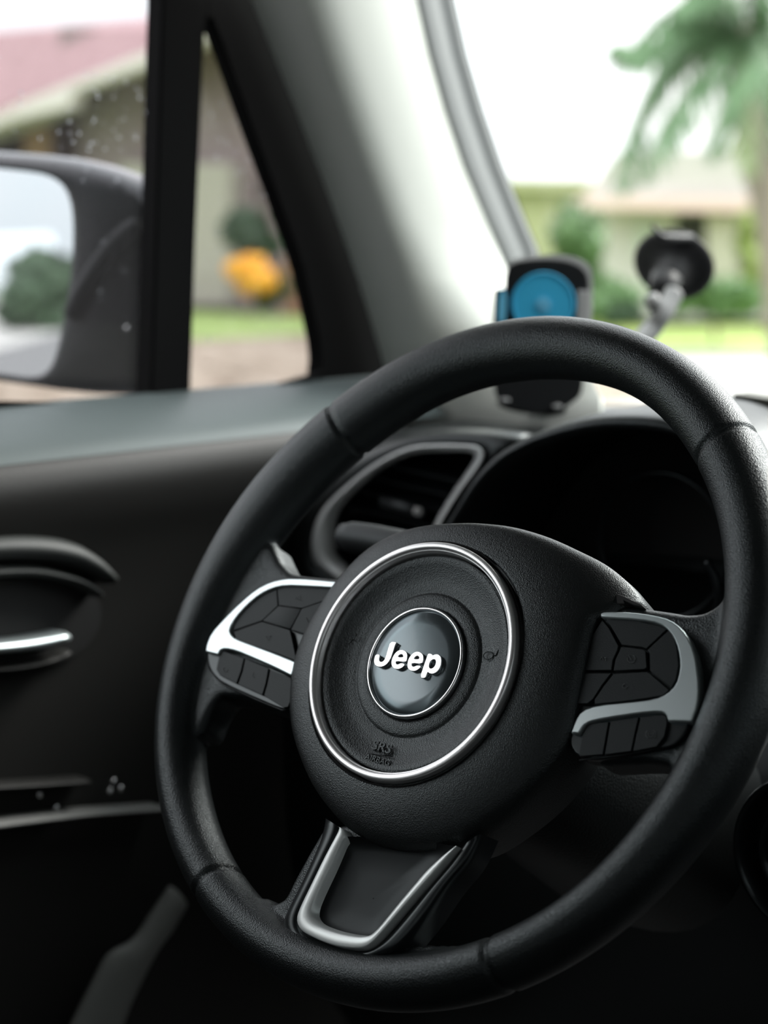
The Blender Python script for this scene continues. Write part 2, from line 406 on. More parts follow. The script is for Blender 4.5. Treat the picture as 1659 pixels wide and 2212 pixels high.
for d, dy in ((-.004, .16), (-.002, .02), (.0, .004), (.003, 0), (.0065, .0015), (.009, .006), (.011, .016), (.013, .04), (.014, .09), (.012, .15), (.008, .215)):
    rows.append([p + Vector((0, dy, 0)) for p in off(A, d)])
local(grid('instrument_hood', rows, DASH), dash)
# cluster face deep in the hood with two dark round gauges
rows = [[p + Vector((0, .12, 0)) for p in off(A, .0)], [cen + (p - cen) * .5 + Vector((0, .13, 0)) for p in A], [cen + (p - cen) * .02 + Vector((0, .13, 0)) for p in A]]
cl = local(grid('instrument_panel', rows, VOID), dash)
for gx in (-.075, .055):
    pts = [Vector((gx + .05 * math.cos(a), .33, 1.05 + .05 * math.sin(a))) for a in [2 * PI * k / 40 for k in range(40)]]
    local(tube('gauge_bezel', pts, .0022, GLOSSBLK, closed=True, seg=8), dash)
pg = [on(x, y, 1, .26) for x, y in [(1528, 1212), (1545, 1250), (1552, 1290), (1548, 1325)]]  # gloss tube added for the faint glint inside the instrument hood
local(tube('glint_arc', cat(pg, 5), .0028, GLOSSBLK, seg=8), dash)
# shroud between vent and hood, joined in one dark skin around the vent
VY = .300
def vp(px, py, dy=0): return on(px, py, 1, VY + dy)
sk = [(620, 1330), (612, 1240), (622, 1180), (655, 1110), (700, 1060), (770, 985), (860, 945), (960, 925), (1090, 928), (1170, 940), (1120, 965), (1075, 1000), (1030, 1050), (985, 1120), (950, 1180), (930, 1250), (900, 1330)]
VOo = [(930, 1200), (950, 1135), (1000, 1055), (1042, 1003), (1048, 985), (1046, 971), (1034, 962), (1010, 959), (950, 958), (895, 961), (850, 977), (800, 1006), (757, 1040), (715, 1078), (690, 1108), (677, 1140), (671, 1178), (675, 1210), (690, 1230), (720, 1247), (760, 1285), (860, 1290)]
VOi = [(915, 1190), (937, 1130), (985, 1052), (1022, 1000), (1028, 988), (1027, 981), (1020, 977), (1004, 975), (950, 975), (902, 977), (860, 992), (815, 1020), (774, 1056), (745, 1085), (729, 1110), (726, 1140), (724, 1170), (725, 1190), (734, 1206), (752, 1222), (780, 1262), (850, 1268)]
# skin ring: outer silhouette of the shroud to the vent's edge, pushed back at its rim
cx = sum(q[0] for q in VOo) / len(VOo); cy = sum(q[1] for q in VOo) / len(VOo)
def byang(P, n, c):                     # radial resampling about c
    P = [Vector((p[0] - c[0], p[1] - c[1])) for p in P]; out = []
    for k in range(n):
        a = 2 * PI * k / n; d = Vector((math.cos(a), math.sin(a))); best = None
        for i in range(len(P)):
            p, q = P[i], P[(i + 1) % len(P)]; e = q - p; den = d.x * e.y - d.y * e.x
            if abs(den) < 1e-12: continue
            t = (p.x * e.y - p.y * e.x) / den; s = (p.x * d.y - p.y * d.x) / den
            if t > 0 and -1e-9 <= s <= 1 + 1e-9 and (best is None or t > best): best = t
        out.append((c[0] + d.x * (best or 1), c[1] + d.y * (best or 1)))
    return out
n = 120; SK = byang(chaikin([Vector(q) for q in sk], 2), n, (cx, cy)); VO = byang(chaikin([Vector(q) for q in VOo], 2), n, (cx, cy)); VI = byang(chaikin([Vector(q) for q in VOi], 2), n, (cx, cy))
rows = [[vp(*q, .06) for q in SK], [vp(*q, .03) for q in SK]] + [[vp(*(Vector(a).lerp(Vector(b), u)), dy) for a, b in zip(SK, VO)] for u, dy in ((.12, .014), (.35, .006), (.7, .002), (.95, .003), (1, .006), (1.02, .015))]
local(grid('vent_shroud', rows, DASH, closed=True), dash)
vent = local(grid('vent_frame', [[vp(*(Vector(a).lerp(Vector(b), u)), dy) for a, b in zip(VO, VI)] for u, dy in ((-.02, .022), (0, .005), (.10, .0), (.25, -.003), (.42, -.0015), (.7, .006), (1, .016), (1.03, .03))], VENTS, closed=True), dash)
vt = local(grid('vent_throat', [[vp(cx + (q[0] - cx) * s, cy + (q[1] - cy) * s, dy) for q in VI] for s, dy in ((1.01, .014), (.98, .03), (.93, .05), (.5, .06), (.01, .06))], GLOSSBLK, closed=True), dash)
def clipx(y0, sl):                      # louvre span inside the opening along a sloping line
    xs = []
    for i in range(n):
        (xa, ya), (xb, yb) = VI[i], VI[(i + 1) % n]; fa, fb = ya - (y0 + sl * (xa - 870)), yb - (y0 + sl * (xb - 870))
        if fa * fb <= 0 and fa != fb: t = fa / (fa - fb); xs.append(xa + (xb - xa) * t)
    return (min(xs), max(xs)) if len(xs) >= 2 else None
for y0 in (1010, 1045, 1082, 1120, 1158, 1196):
    c = clipx(y0, .24)
    if not c: continue
    x0, x1 = c[0] + 4, c[1] - 4
    p = [vp(x, y0 + .24 * (x - 870), .018) for x in (x0, x1)]
    q = [vp(x, y0 + .24 * (x - 870) + 5, .018) for x in (x0, x1)]
    e = Vector((0, .016, .003))
    V = [p[0], p[1], p[1] + e, p[0] + e, q[0], q[1], q[1] + e, q[0] + e]
    s_ = mesh('vent_slat', V, [(0, 1, 2, 3), (7, 6, 5, 4), (0, 4, 5, 1), (1, 5, 6, 2), (2, 6, 7, 3), (3, 7, 4, 0)], GLOSSBLK, smooth=False)
    bpy.context.view_layer.update(); local(s_, vt)
p0, p1 = vp(826, 1083, .012), vp(912, 1106, .010)
k_ = tube('vent_tab', [p0, p0.lerp(p1, .5), p1], [.0045, .0052, .0045], SOFT, seg=10); bpy.context.view_layer.update(); local(k_, vt)
bm = bmesh.new(); bmesh.ops.create_uvsphere(bm, u_segments=14, v_segments=10, radius=.0034)
for v in bm.verts: v.co += vp(902, 1104, .004)
k_ = obj('vent_knob', bm, PHGREY, smooth=True); local(k_, vt)
# speaker mesh and trim at the right edge of the picture
sm_ = [on(x, y, 1, .34) for x, y in [(1585, 852), (1900, 898), (1900, 940), (1640, 896), (1590, 880)]]
local(slab('speaker_grille', sm_, (0, .02, 0), MESHM), dash)
local(slab('speaker_recess', [on(x, y, 1, .345) for x, y in [(1580, 872), (1900, 930), (1900, 990), (1600, 925)]], (0, .02, 0), VOID), dash)
# knee panel with the round ignition bezel
rows = []
for j in range(31):
    x = -.40 + 1.62 * j / 30
    rows.append([(x, y, z) for y, z in cat([(.405, 1.02), (.36, .99), (.30, .93), (.285, .85), (.30, .72), (.36, .60), (.5, .5)], 3)])
local(grid('knee_panel', rows, DASH), dash)
IY = .12
ic = on(1745, 1860, 1, IY)
def circ(c, r, y=0, n=48): return [c + Vector((r * math.cos(a), y, r * math.sin(a))) for a in [2 * PI * k / n for k in range(n)]]
rr = (ic - on(1590, 1900, 1, IY)).length
local(grid('ignition_boss', [circ(ic, rr * s, y) for s, y in ((1.0, .17), (1.0, .01), (.985, .003), (.95, 0), (.90, .003), (.86, .012), (.80, .02), (.74, .016), (.70, .006), (.66, .004), (.62, .01), (.58, .03), (.01, .03))], GLOSSBLK, closed=True), dash)
local(boxo('dash_end', (-.498, -.405, .42, .73, .45, 1.104), DASH, bev=.004), dash)
# sill strip down by the driver's left foot
up = resample(cat([on(x, y, 0, -.398) for x, y in [(372, 1915), (330, 1975), (292, 2030), (240, 2060), (205, 2120), (150, 2230), (100, 2330)]], 5), 24)
lo = resample(cat([on(x, y, 0, -.398) for x, y in [(402, 1960), (375, 2010), (345, 2050), (318, 2100), (285, 2170), (262, 2230), (220, 2330)]], 5), 24)
st = strip('sill_trim', up, lo, GREYMET, h=.006, frame=lambda v, hh: v + Vector((hh, 0, 0)))
tag(st, 'grey plastic strip running down the door opening, below left of the wheel', 'trim strip')
# steering column shroud and indicator stalk
colm = thing('steering_column', 'black steering column shroud behind the wheel hub', 'steering column', (0, 0, 1.05))
colm.matrix_world = MW; colm.rotation_mode = 'XYZ'
rows = []
for z, s in ((-.045, .6), (-.05, .9), (-.06, 1), (-.14, 1.1), (-.24, 1.25)):
    rows.append([(s * .055 * math.copysign(abs(math.cos(a)) ** .7, math.cos(a)), s * .05 * math.copysign(abs(math.sin(a)) ** .7, math.sin(a)) - .02, z) for a in [2 * PI * k / 32 for k in range(32)]])
grid('shroud', rows, DASH, colm, closed=True)
lev = [WL(742, 1160, -.085), WL(775, 1163, -.085), WL(830, 1172, -.085), WL(900, 1190, -.085), WL(960, 1230, -.085)]
tube('indicator_stalk', cat(lev, 5), [.0085] * 3 + [.0098] * 12 + [.009] * 6, SOFT, colm, seg=16)
# ================================================================== STEERING WHEEL (built in its own plane, x right, y up, z to the driver)
wheel = thing('steering_wheel', 'black leather steering wheel with a round chrome-ringed airbag hub', 'steering wheel')
wheel.matrix_world = MW
bpy.context.view_layer.update()
RC = [0.1678, 0.1688, 0.1697, 0.1712, 0.17, 0.1681, 0.1656, 0.1669, 0.1704, 0.1732, 0.172, 0.1701, 0.1684, 0.1679, 0.1676, 0.167]
RA = [0.0157, 0.0165, 0.0162, 0.0153, 0.0171, 0.0177, 0.0194, 0.0198, 0.0162, 0.0123, 0.0123, 0.0128, 0.0116, 0.0105, 0.0118, 0.0143]
RA = [max(a, .0128) for a in RA]
def pint(K, u):
    n = len(K); t = (u / (2 * PI)) % 1 * n; i = int(t); f = t - i; a, b, c, d = K[(i - 1) % n], K[i % n], K[(i + 1) % n], K[(i + 2) % n]
    return b + .5 * f * (c - a + f * (2 * a - 5 * b + 4 * c - d + f * (3 * (b - c) + d - a)))
rows = []
for i in range(180):
    u = 2 * PI * i / 180; rc, ra = pint(RC, u), pint(RA, u)
    rows.append([((rc + ra * math.cos(v)) * math.cos(u), (rc + ra * math.cos(v)) * math.sin(u), .0165 * math.sin(v)) for v in [2 * PI * k / 28 for k in range(28)]])
rows.append(rows[0])
body = grid('wheel_body', rows, None, closed=True)
bm = bmesh.new(); bm.from_mesh(body.data); bmesh.ops.remove_doubles(bm, verts=bm.verts, dist=1e-6)
def spoke(pts, z0, z1, r=.004):
    p = [Vector(q) for q in chaikin([Vector(q) for q in pts], 1)]; n = len(p)
    lev = [(r * 1.0, z0), (0, z0 + r), (0, z1 - r), (r * .3, z1 - r * .3), (r, z1)]
    rg = []
    for d, z in lev:
        pp = inset(p, d) if d else p; rg.append([bm.verts.new((q[0], q[1], z)) for q in pp])
    for a, b in zip(rg, rg[1:]):
        for i in range(n): j = (i + 1) % n; bm.faces.new((a[i], a[j], b[j], b[i]))
    bm.faces.new(rg[-1]); bm.faces.new(list(reversed(rg[0])))
spoke(WP([(575, 1150), (612, 1232), (660, 1240), (760, 1248), (760, 1550), (640, 1550), (480, 1492), (447, 1530), (425, 1600), (380, 1560), (372, 1400), (430, 1250)], .004), -.020, .0035)
spoke(WP([(1250, 1300), (1320, 1299), (1420, 1312), (1500, 1325), (1548, 1302), (1568, 1262), (1625, 1250), (1655, 1500), (1560, 1690), (1440, 1680), (1440, 1640), (1240, 1650), (1180, 1400)], .004), -.020, .0035)
spoke(WP([(560, 1930), (610, 1962), (650, 1880), (720, 1760), (1000, 1830), (900, 1990), (850, 2042), (1000, 2046), (1060, 2046), (900, 2120), (700, 2120), (580, 2040)], .0), -.016, .0035)
bmesh.ops.recalc_face_normals(bm, faces=bm.faces)
bm.to_mesh(body.data); bm.free()
rm = body.modifiers.new('r', 'REMESH'); rm.mode = 'VOXEL'; rm.voxel_size = .00135
s1 = body.modifiers.new('s', 'SMOOTH'); s1.factor = .5; s1.iterations = 14
me = evalmesh(body); bpy.data.objects.remove(body)
SEAMS = [math.radians(a) for a in (43.0, 137.0, 238.0, 302.0)]
co_ = [v.co.copy() for v in me.vertices]; nr = [v.normal.copy() for v in me.vertices]
def adiff(a, b): return (a - b + PI) % (2 * PI) - PI
SX = []
for q in ((1545, 935), (733, 940), (440, 1885), (1047, 2080)):
    p = WL(*q, .0165); SX.append(math.atan2(p.y, p.x))
for i, v in enumerate(me.vertices):
    c = co_[i]; r = math.hypot(c.x, c.y)
    if r < .135: continue
    a = math.atan2(c.y, c.x)
    for s in SX:
        d = abs(adiff(a, s)) * r
        if d < .0024: v.co = c - nr[i] * (.0013 * (1 - (d / .0024) ** 2))
groups = {'leather_grip': [], 'leather_grip.001': [], 'leather_rim_top': [], 'leather_rim_bottom': []}
def sector(c):
    a = math.atan2(c.y, c.x)
    if SX[0] < a < SX[1] : return 'leather_rim_top'
    a_ = a % (2 * PI)
    if SX[2] % (2 * PI) < a_ < SX[3] % (2 * PI): return 'leather_rim_bottom'
    return 'leather_grip' if c.x > 0 else 'leather_grip.001'
for p in me.polygons: groups[sector(p.center)].append(tuple(p.vertices))
for name, fs in groups.items():
    idx = {}; V = []; Fc = []
    for f in fs:
        for k in f:
            if k not in idx: idx[k] = len(V); V.append(me.vertices[k].co.copy())
        Fc.append(tuple(idx[k] for k in f))
    mesh(name.split('.')[0], V, Fc, LEATHER, wheel)
bpy.data.meshes.remove(me)
# hub cover
HC = Vector((-.0012, -.0166))
top = [(1060, 1133), (1020, 1131), (960, 1133), (915, 1138), (868, 1150), (825, 1170), (790, 1194), (760, 1222), (735, 1250), (712, 1282), (688, 1320), (665, 1360), (646, 1405), (634, 1452), (629, 1510), (632, 1570), (648, 1630), (676, 1695), (715, 1750), (760, 1795), (830, 1830), (910, 1840), (985, 1825), (1060, 1780), (1140, 1715), (1205, 1640), (1236, 1580), (1252, 1500), (1268, 1420), (1280, 1365), (1291, 1338)]
tipR = [(1384, 1306)]
top2 = [(1384, 1300), (1372, 1276), (1345, 1248), (1305, 1218), (1250, 1190), (1190, 1163), (1130, 1144), (1090, 1136)]
top = [tuple(q) for q in cat([Vector(q) for q in top], 4)]; top2 = [tuple(q) for q in cat([Vector(q) for q in top2], 4)]
QS = top + tipR + top2                   # hub outline; the face falls away over a smoothed extent
ZQ = [0.0] * len(QS)
def hz(rho, E): return .0188 - max(.006, min(.032, .40 * E)) * (.12 * min(rho, 1.3) + .60 * min(rho, 1.35) ** 2.2)
for _ in range(5):
    PQ = [Vector(WL(*q, z)[:2]) for q, z in zip(QS, ZQ)]
    AN = [math.atan2(p.y - HC.y, p.x - HC.x) for p in PQ]; EX = [(p - HC).length - .0628 for p in PQ]
    ES = []
    for a in AN:
        ws = [math.exp(-.5 * (((a - b + PI) % (2 * PI) - PI) / .24) ** 2) for b in AN]; ES.append(sum(w_ * e for w_, e in zip(ws, EX)) / sum(ws))
    ZQ = [hz(e / E, E) - .003 for e, E in zip(EX, ES)]
OL = list(zip(PQ, ZQ)); n = len(OL)
SS = [0, .02] + [k / 16 for k in range(1, 15)] + [.92, .96, .985, 1.0]
rows = []
for s_ in SS:
    r = []
    for (q, zq), e, E in zip(OL, EX, ES):
        d = q - HC; a = d.normalized() * .0628; p = HC + a.lerp(d, s_)
        z = hz(s_ * e / E, E) - .003 * s_ ** 16 - (.0012 if s_ == 0 else 0)
        r.append((p.x, p.y, z))
    rows.append(r)
for s_, dz in ((1.0, -.008), (.985, -.024), (.93, -.040)):
    rows.append([((HC + (q - HC) * s_).x, (HC + (q - HC) * s_).y, zq + dz) for q, zq in OL])
grid('airbag_cover', rows, COVER, wheel, closed=True)
def disc(name, prof, m, parent=wheel, n=128, cap=True, el=None):
    """turned part about the hub axis: prof = (radius, z)"""
    rows = [[(HC.x + r * math.cos(2 * PI * k / n) * 1.0, HC.y + r * math.sin(2 * PI * k / n), z) for k in range(n)] for r, z in prof]
    # hub is very slightly oval along its diagonal
    c45, s45 = math.cos(math.radians(-46)), math.sin(math.radians(-46)); R_ = []
    for r in rows:
        q = []
        for x, y, z in r:
            dx, dy = x - HC.x, y - HC.y; a = dx * c45 + dy * s45; b = -dx * s45 + dy * c45; a *= 1.027; b *= .970
            q.append((HC.x + a * c45 - b * s45, HC.y + a * s45 + b * c45, z))
        R_.append(q)
    o = grid(name, R_, m, parent, closed=True); return o
disc('hub_groove', [(.0640, .0195), (.0633, .0188), (.0628, .012), (.0560, .012), (.0556, .018)], VOID)
disc('chrome_ring', [(.0622, .013), (.0622, .0215), (.0620, .0224), (.0615, .0229), (.0605, .0231), (.0595, .0230), (.0589, .0227), (.0586, .0222), (.0583, .0216), (.0579, .0216), (.0576, .0213), (.0574, .013)], RINGC)
disc('hub_pad', [(.0567, .011), (.0567, .0176), (.0562, .0186), (.0552, .0187), (.052, .0174), (.047, .0152), (.042, .0140), (.0385, .0138), (.0379, .0136), (.0374, .0142), (.036, .0146), (.033, .0149), (.0305, .0150), (.0296, .0146), (.0292, .0132)], COVER)
disc('emblem_recess', [(.0302, .0144), (.0294, .0134), (.0284, .0130), (.0270, .0130)], VOID)
disc('emblem_ring', [(.0290, .0128), (.0290, .0168), (.0288, .0173), (.0284, .0176), (.0279, .0176), (.0275, .0174), (.0273, .0168), (.0271, .0150)], CHROME)
emb = disc('emblem', [(.0272, .0145), (.0272, .0164), (.0268, .0168), (.0200, .0171), (.0100, .01735), (.0001, .01745)], ENAMEL)
EZ = .0192
def lc(P): return [WL(800 + x * .09644, 1380 + y * .09644, EZ) for x, y in P]
LET = [
 ([(455, 72), (590, 82), (560, 110), (520, 240), (475, 380), (440, 460), (400, 530), (320, 600), (220, 628), (130, 600), (90, 530), (100, 440), (125, 360), (215, 358), (190, 440), (200, 510), (255, 530), (310, 500), (350, 420), (400, 250)], None),
 ([(725, 255), (790, 285), (830, 350), (822, 450), (797, 520), (575, 490), (565, 545), (590, 583), (640, 578), (690, 550), (775, 570), (740, 620), (670, 665), (600, 675), (530, 655), (485, 600), (480, 510), (510, 410), (570, 315), (640, 265)], [(605, 415), (640, 360), (690, 335), (730, 345), (745, 385), (740, 425)]),
 ([(1080, 292), (1150, 325), (1190, 390), (1185, 480), (1155, 558), (930, 535), (920, 595), (950, 633), (1000, 628), (1050, 600), (1140, 612), (1090, 670), (1020, 712), (950, 720), (880, 695), (840, 640), (840, 540), (870, 440), (930, 355), (1000, 303)], [(965, 460), (1000, 400), (1050, 375), (1090, 385), (1105, 425), (1095, 465)]),
 ([(1300, 330), (1390, 350), (1393, 385), (1440, 358), (1500, 348), (1560, 380), (1590, 450), (1585, 560), (1550, 660), (1490, 740), (1400, 782), (1330, 770), (1285, 730), (1255, 810), (1225, 880), (1120, 865), (1200, 620), (1270, 420)], [(1420, 450), (1465, 465), (1480, 520), (1460, 600), (1410, 660), (1350, 680), (1312, 640), (1318, 560), (1350, 490)])]
def curvesolid(name, loops, z, depth, m, parent, bev=.0002, corner=True):
    cu = bpy.data.curves.new(name, 'CURVE'); cu.dimensions = '2D'; cu.fill_mode = 'BOTH'
    for lp in loops:
        s = cu.splines.new('POLY'); s.points.add(len(lp) - 1); s.use_cyclic_u = True
        for i, q in enumerate(lp): s.points[i].co = (q[0], q[1], 0, 1)
    cu.extrude = depth; cu.bevel_depth = bev; cu.bevel_resolution = 1
    t = bpy.data.objects.new('t', cu); C.objects.link(t); me_ = evalmesh(t); bpy.data.objects.remove(t)
    me_.materials.clear(); me_.materials.append(m)
    o = bpy.data.objects.new(name, me_); C.objects.link(o); o.parent = parent; o.location = (0, 0, z); return o
for out_, hole in LET:
    lps = [[tuple(q[:2]) for q in (chaikin([Vector(v[:2]) for v in lc(out_)], 1))]]
    if hole: lps.append([tuple(q[:2]) for q in chaikin([Vector(v[:2]) for v in lc(hole)], 1)])
    curvesolid('letter', lps, .0182, .0010, CHROME, emb)
def text(name, s, x, y, z, size, ang, m, parent, depth=.0002, shear=0, off=0.0, sx=1):
    cu = bpy.data.curves.new(name, 'FONT'); cu.body = s; cu.size = size; cu.extrude = depth; cu.align_x = 'CENTER'; cu.align_y = 'CENTER'; cu.shear = shear; cu.offset = off
    t = bpy.data.objects.new('t', cu); C.objects.link(t); me_ = evalmesh(t); bpy.data.objects.remove(t)
    me_.materials.clear(); me_.materials.append(m); o = bpy.data.objects.new(name, me_); C.objects.link(o); o.parent = parent
    o.location = (x, y, z); o.rotation_euler = (0, 0, ang); o.scale = (sx, 1, 1); return o
PAD = bpy.data.objects['hub_pad']
p = WL(824, 1614, .0165); text('airbag_lettering', 'SRS', p.x, p.y, .0160, .0066, math.radians(-3), COVER, PAD, .0004, off=.0001, sx=1.25)
p = WL(818, 1643, .0172); text('airbag_lettering', 'AIRBAG', p.x, p.y,  .0178, .0042, math.radians(-3), COVER, PAD, .0004, off=.00006, sx=1.1)
a_, b_ = WL(796, 1627, .0165), WL(848, 1634, .0165)
tube('lettering_rule', [Vector((a_.x, a_.y, .0167)), Vector((b_.x, b_.y, .0167))], .0003, COVER, PAD, seg=6)
for (px, py, s) in ((752, 1383, -1), (1056, 1417, 1)):     # horn marks
    p = WL(px, py, .0145); pts = [Vector((p.x + .0028 * math.cos(a), p.y + .0020 * math.sin(a), .0151)) for a in [2 * PI * k / 18 for k in range(18)]]
    tube('horn_mark', pts, .00030, COVER, PAD, seg=6, closed=True)
    tube('horn_mark', [Vector((p.x + .0028, p.y + .0005, .0153)), Vector((p.x + .0048, p.y + .0006, .0158)), Vector((p.x + .0056, p.y + .0034, .0161))], .00028, COVER, PAD, seg=6)
# switch pods
def pod(lab, bez, base, up, lowbase, low, marks):
    g = plate('switch_housing', chaikin([Vector(q) for q in WP(base, .006)], 1), -.004, .0052, GLOSSBLK, wheel, .0008)
    g2 = plate('switch_housing', chaikin([Vector(q) for q in WP(lowbase, .006)], 2), -.004, .0062, GLOSSBLK, wheel, .001)
    bz = curvesolid('silver_bezel', [[tuple(q) for q in chaikin([Vector(q) for q in WP(bez, .0095)], 1)]], .0058, .0030, SILVER, wheel, bev=.0007)
    for b in up: plate('switch_button', inset(WP(b, .0082), .00016), .001, .0080, BUTTON, wheel, .00025)
    for b in low: plate('switch_button', inset(WP(b, .0082), .00016), .001, .0080, BUTTON, wheel, .00025)
LB = [(735, 1258), (721, 1258), (665, 1253), (640, 1252), (616, 1252), (584, 1259), (553, 1275), (518, 1305), (483, 1340), (458, 1368), (448, 1392), (446, 1405), (446, 1405), (470, 1411), (470, 1411), (474, 1402), (486, 1398), (511, 1403), (546, 1418), (590, 1437), (628, 1456), (628, 1456), (637, 1432), (637, 1432), (595, 1415), (535, 1393), (507, 1382), (496, 1372), (493, 1358), (507, 1333), (532, 1305), (560, 1282), (588, 1268), (616, 1262), (665, 1264), (735, 1268)]
LBASE = [(735, 1256), (616, 1254), (584, 1261), (553, 1277), (518, 1307), (483, 1342), (460, 1370), (452, 1395), (480, 1400), (546, 1420), (640, 1455), (700, 1440), (740, 1300)]
LUP = [[(503, 1362), (507, 1340), (525, 1317), (560, 1288), (597, 1272), (600, 1308), (565, 1341)],
       [(598, 1271), (618, 1267), (665, 1268), (735, 1272), (745, 1285), (698, 1298), (651, 1314), (601, 1308)],
       [(565, 1341), (601, 1308), (651, 1314), (626, 1359)],
       [(651, 1314), (698, 1298), (740, 1290), (700, 1385), (661, 1371), (627, 1360)],
       [(503, 1364), (565, 1342), (626, 1360), (634, 1395), (640, 1428), (595, 1411), (535, 1391), (509, 1380)]]
LLB = [(446, 1405), (470, 1411), (500, 1412), (640, 1460), (660, 1500), (640, 1536), (609, 1534), (560, 1513), (483, 1479), (462, 1461), (450, 1440)]
LLO = [[(474, 1409), (484, 1406), (527, 1421), (520, 1450), (510, 1477), (474, 1459), (466, 1446)],
       [(529, 1422), (580, 1443), (574, 1475), (566, 1502), (513, 1478), (523, 1450)],
       [(583, 1445), (628, 1463), (632, 1500), (622, 1527), (612, 1529), (569, 1503), (577, 1475)]]
pod('l', LB, LBASE, LUP, LLB, LLO, None)
RB = [(1300, 1325), (1313, 1324), (1365, 1325), (1411, 1332), (1445, 1341), (1469, 1359), (1487, 1385), (1500, 1422), (1507, 1483), (1504, 1523), (1491, 1555), (1491, 1555), (1445, 1554), (1445, 1554), (1441, 1540), (1426, 1533), (1380, 1537), (1303, 1549), (1272, 1556), (1258, 1565), (1248, 1581), (1248, 1581), (1237, 1580), (1237, 1580), (1245, 1557), (1257, 1538), (1288, 1526), (1365, 1519), (1414, 1513), (1441, 1502), (1463, 1480), (1472, 1447), (1471, 1416), (1463, 1385), (1448, 1360), (1426, 1343), (1380, 1335), (1300, 1331)]
RBASE = [(1290, 1327), (1313, 1326), (1365, 1327), (1411, 1334), (1445, 1343), (1467, 1360), (1485, 1387), (1497, 1424), (1503, 1483), (1499, 1523), (1480, 1545), (1380, 1545), (1260, 1555), (1235, 1545), (1240, 1440)]
RUP = [[(1306, 1334), (1365, 1338), (1426, 1351), (1441, 1359), (1395, 1402), (1386, 1398), (1342, 1393), (1318, 1352)],
       [(1443, 1361), (1455, 1372), (1462, 1398), (1466, 1437), (1460, 1468), (1449, 1487), (1403, 1448), (1402, 1410), (1397, 1404)],
       [(1340, 1396), (1388, 1401), (1395, 1406), (1397, 1441), (1391, 1446), (1324, 1449), (1328, 1425), (1338, 1404)],
       [(1325, 1454), (1395, 1450), (1402, 1452), (1446, 1490), (1432, 1503), (1365, 1513), (1283, 1521), (1283, 1511), (1304, 1480)],
       [(1300, 1338), (1315, 1355), (1336, 1394), (1334, 1404), (1324, 1425), (1321, 1448), (1262, 1448), (1262, 1400)],
       [(1321, 1453), (1300, 1480), (1281, 1510), (1268, 1520), (1245, 1520), (1250, 1453)]]
RLB = [(1250, 1562), (1303, 1550), (1426, 1535), (1447, 1556), (1491, 1555), (1483, 1582), (1457, 1612), (1417, 1619), (1334, 1633), (1251, 1643), (1225, 1600)]
RLO = [[(1383, 1548), (1430, 1542), (1439, 1546), (1441, 1562), (1435, 1591), (1418, 1613), (1366, 1623), (1374, 1585)],
       [(1318, 1557), (1380, 1548), (1371, 1585), (1363, 1623), (1305, 1630), (1312, 1590)],
       [(1270, 1562), (1315, 1558), (1309, 1590), (1302, 1630), (1250, 1634), (1256, 1590)]]
pod('r', RB, RBASE, RUP, RLB, RLO, None)
tube('switch_trim_line', [Vector((*WL(x, y, .0065)[:2], .0062)) for x, y in [(1251, 1642), (1334, 1632), (1400, 1621), (1425, 1613), (1440, 1596)]], .0004, BUTTON, wheel, seg=6)
tube('switch_trim_line', [Vector((*WL(x, y, .0065)[:2], .0062)) for x, y in [(450, 1440), (465, 1462), (484, 1479), (560, 1514), (609, 1534), (622, 1531)]], .0005, BUTTON, wheel, seg=6)
def mark(pts, closed=False, z=.0083, name='button_symbol'): tube(name, [Vector((*WL(x, y, .0082)[:2], z)) for x, y in pts], .00012, PRINT, wheel, seg=5, closed=closed)
mark([(638, 1292), (648, 1286), (650, 1297)], True); mark([(574, 1375), (586, 1374), (580, 1384)], True); mark([(662, 1334), (672, 1338), (668, 1347)], True)
def arc(cx, cy, r, a0, a1, n=12): return [(cx + r * math.cos(a0 + (a1 - a0) * k / n), cy + r * math.sin(a0 + (a1 - a0) * k / n)) for k in range(n + 1)]
mark(arc(1364, 1423, 8.5, -1.2, 3.6)); mark([(1364, 1424), (1358, 1414)]); mark([(1362, 1424), (1365, 1424)])
mark(arc(1406, 1586, 6, -.6, 3.8)); mark(arc(1406, 1586, 10.5, 2.2, 4.0)); mark(arc(1406, 1586, 10.5, -.9, .9)); mark([(1405, 1586), (1408, 1586)])
mark([(1296, 1425), (1300, 1419), (1304, 1426)]); mark([(1306, 1421), (1310, 1421), (1308, 1427)])
mark(arc(487, 1446, 5, 0, 4.5)); mark([(548, 1453), (545, 1460), (551, 1464)]); mark(arc(1350, 1482, 5, 0, 5))
# black bracket where hub cover meets the right spoke
plate('hub_bracket', [Vector(q) for q in WP([(1278, 1380), (1290, 1340), (1301, 1306), (1308, 1290), (1318, 1281), (1332, 1281), (1348, 1287), (1366, 1296), (1384, 1304), (1386, 1309), (1366, 1305), (1345, 1295), (1348, 1303), (1320, 1303), (1312, 1330), (1292, 1380)], .006)], -.01, .0052, VOID, wheel, .0004)
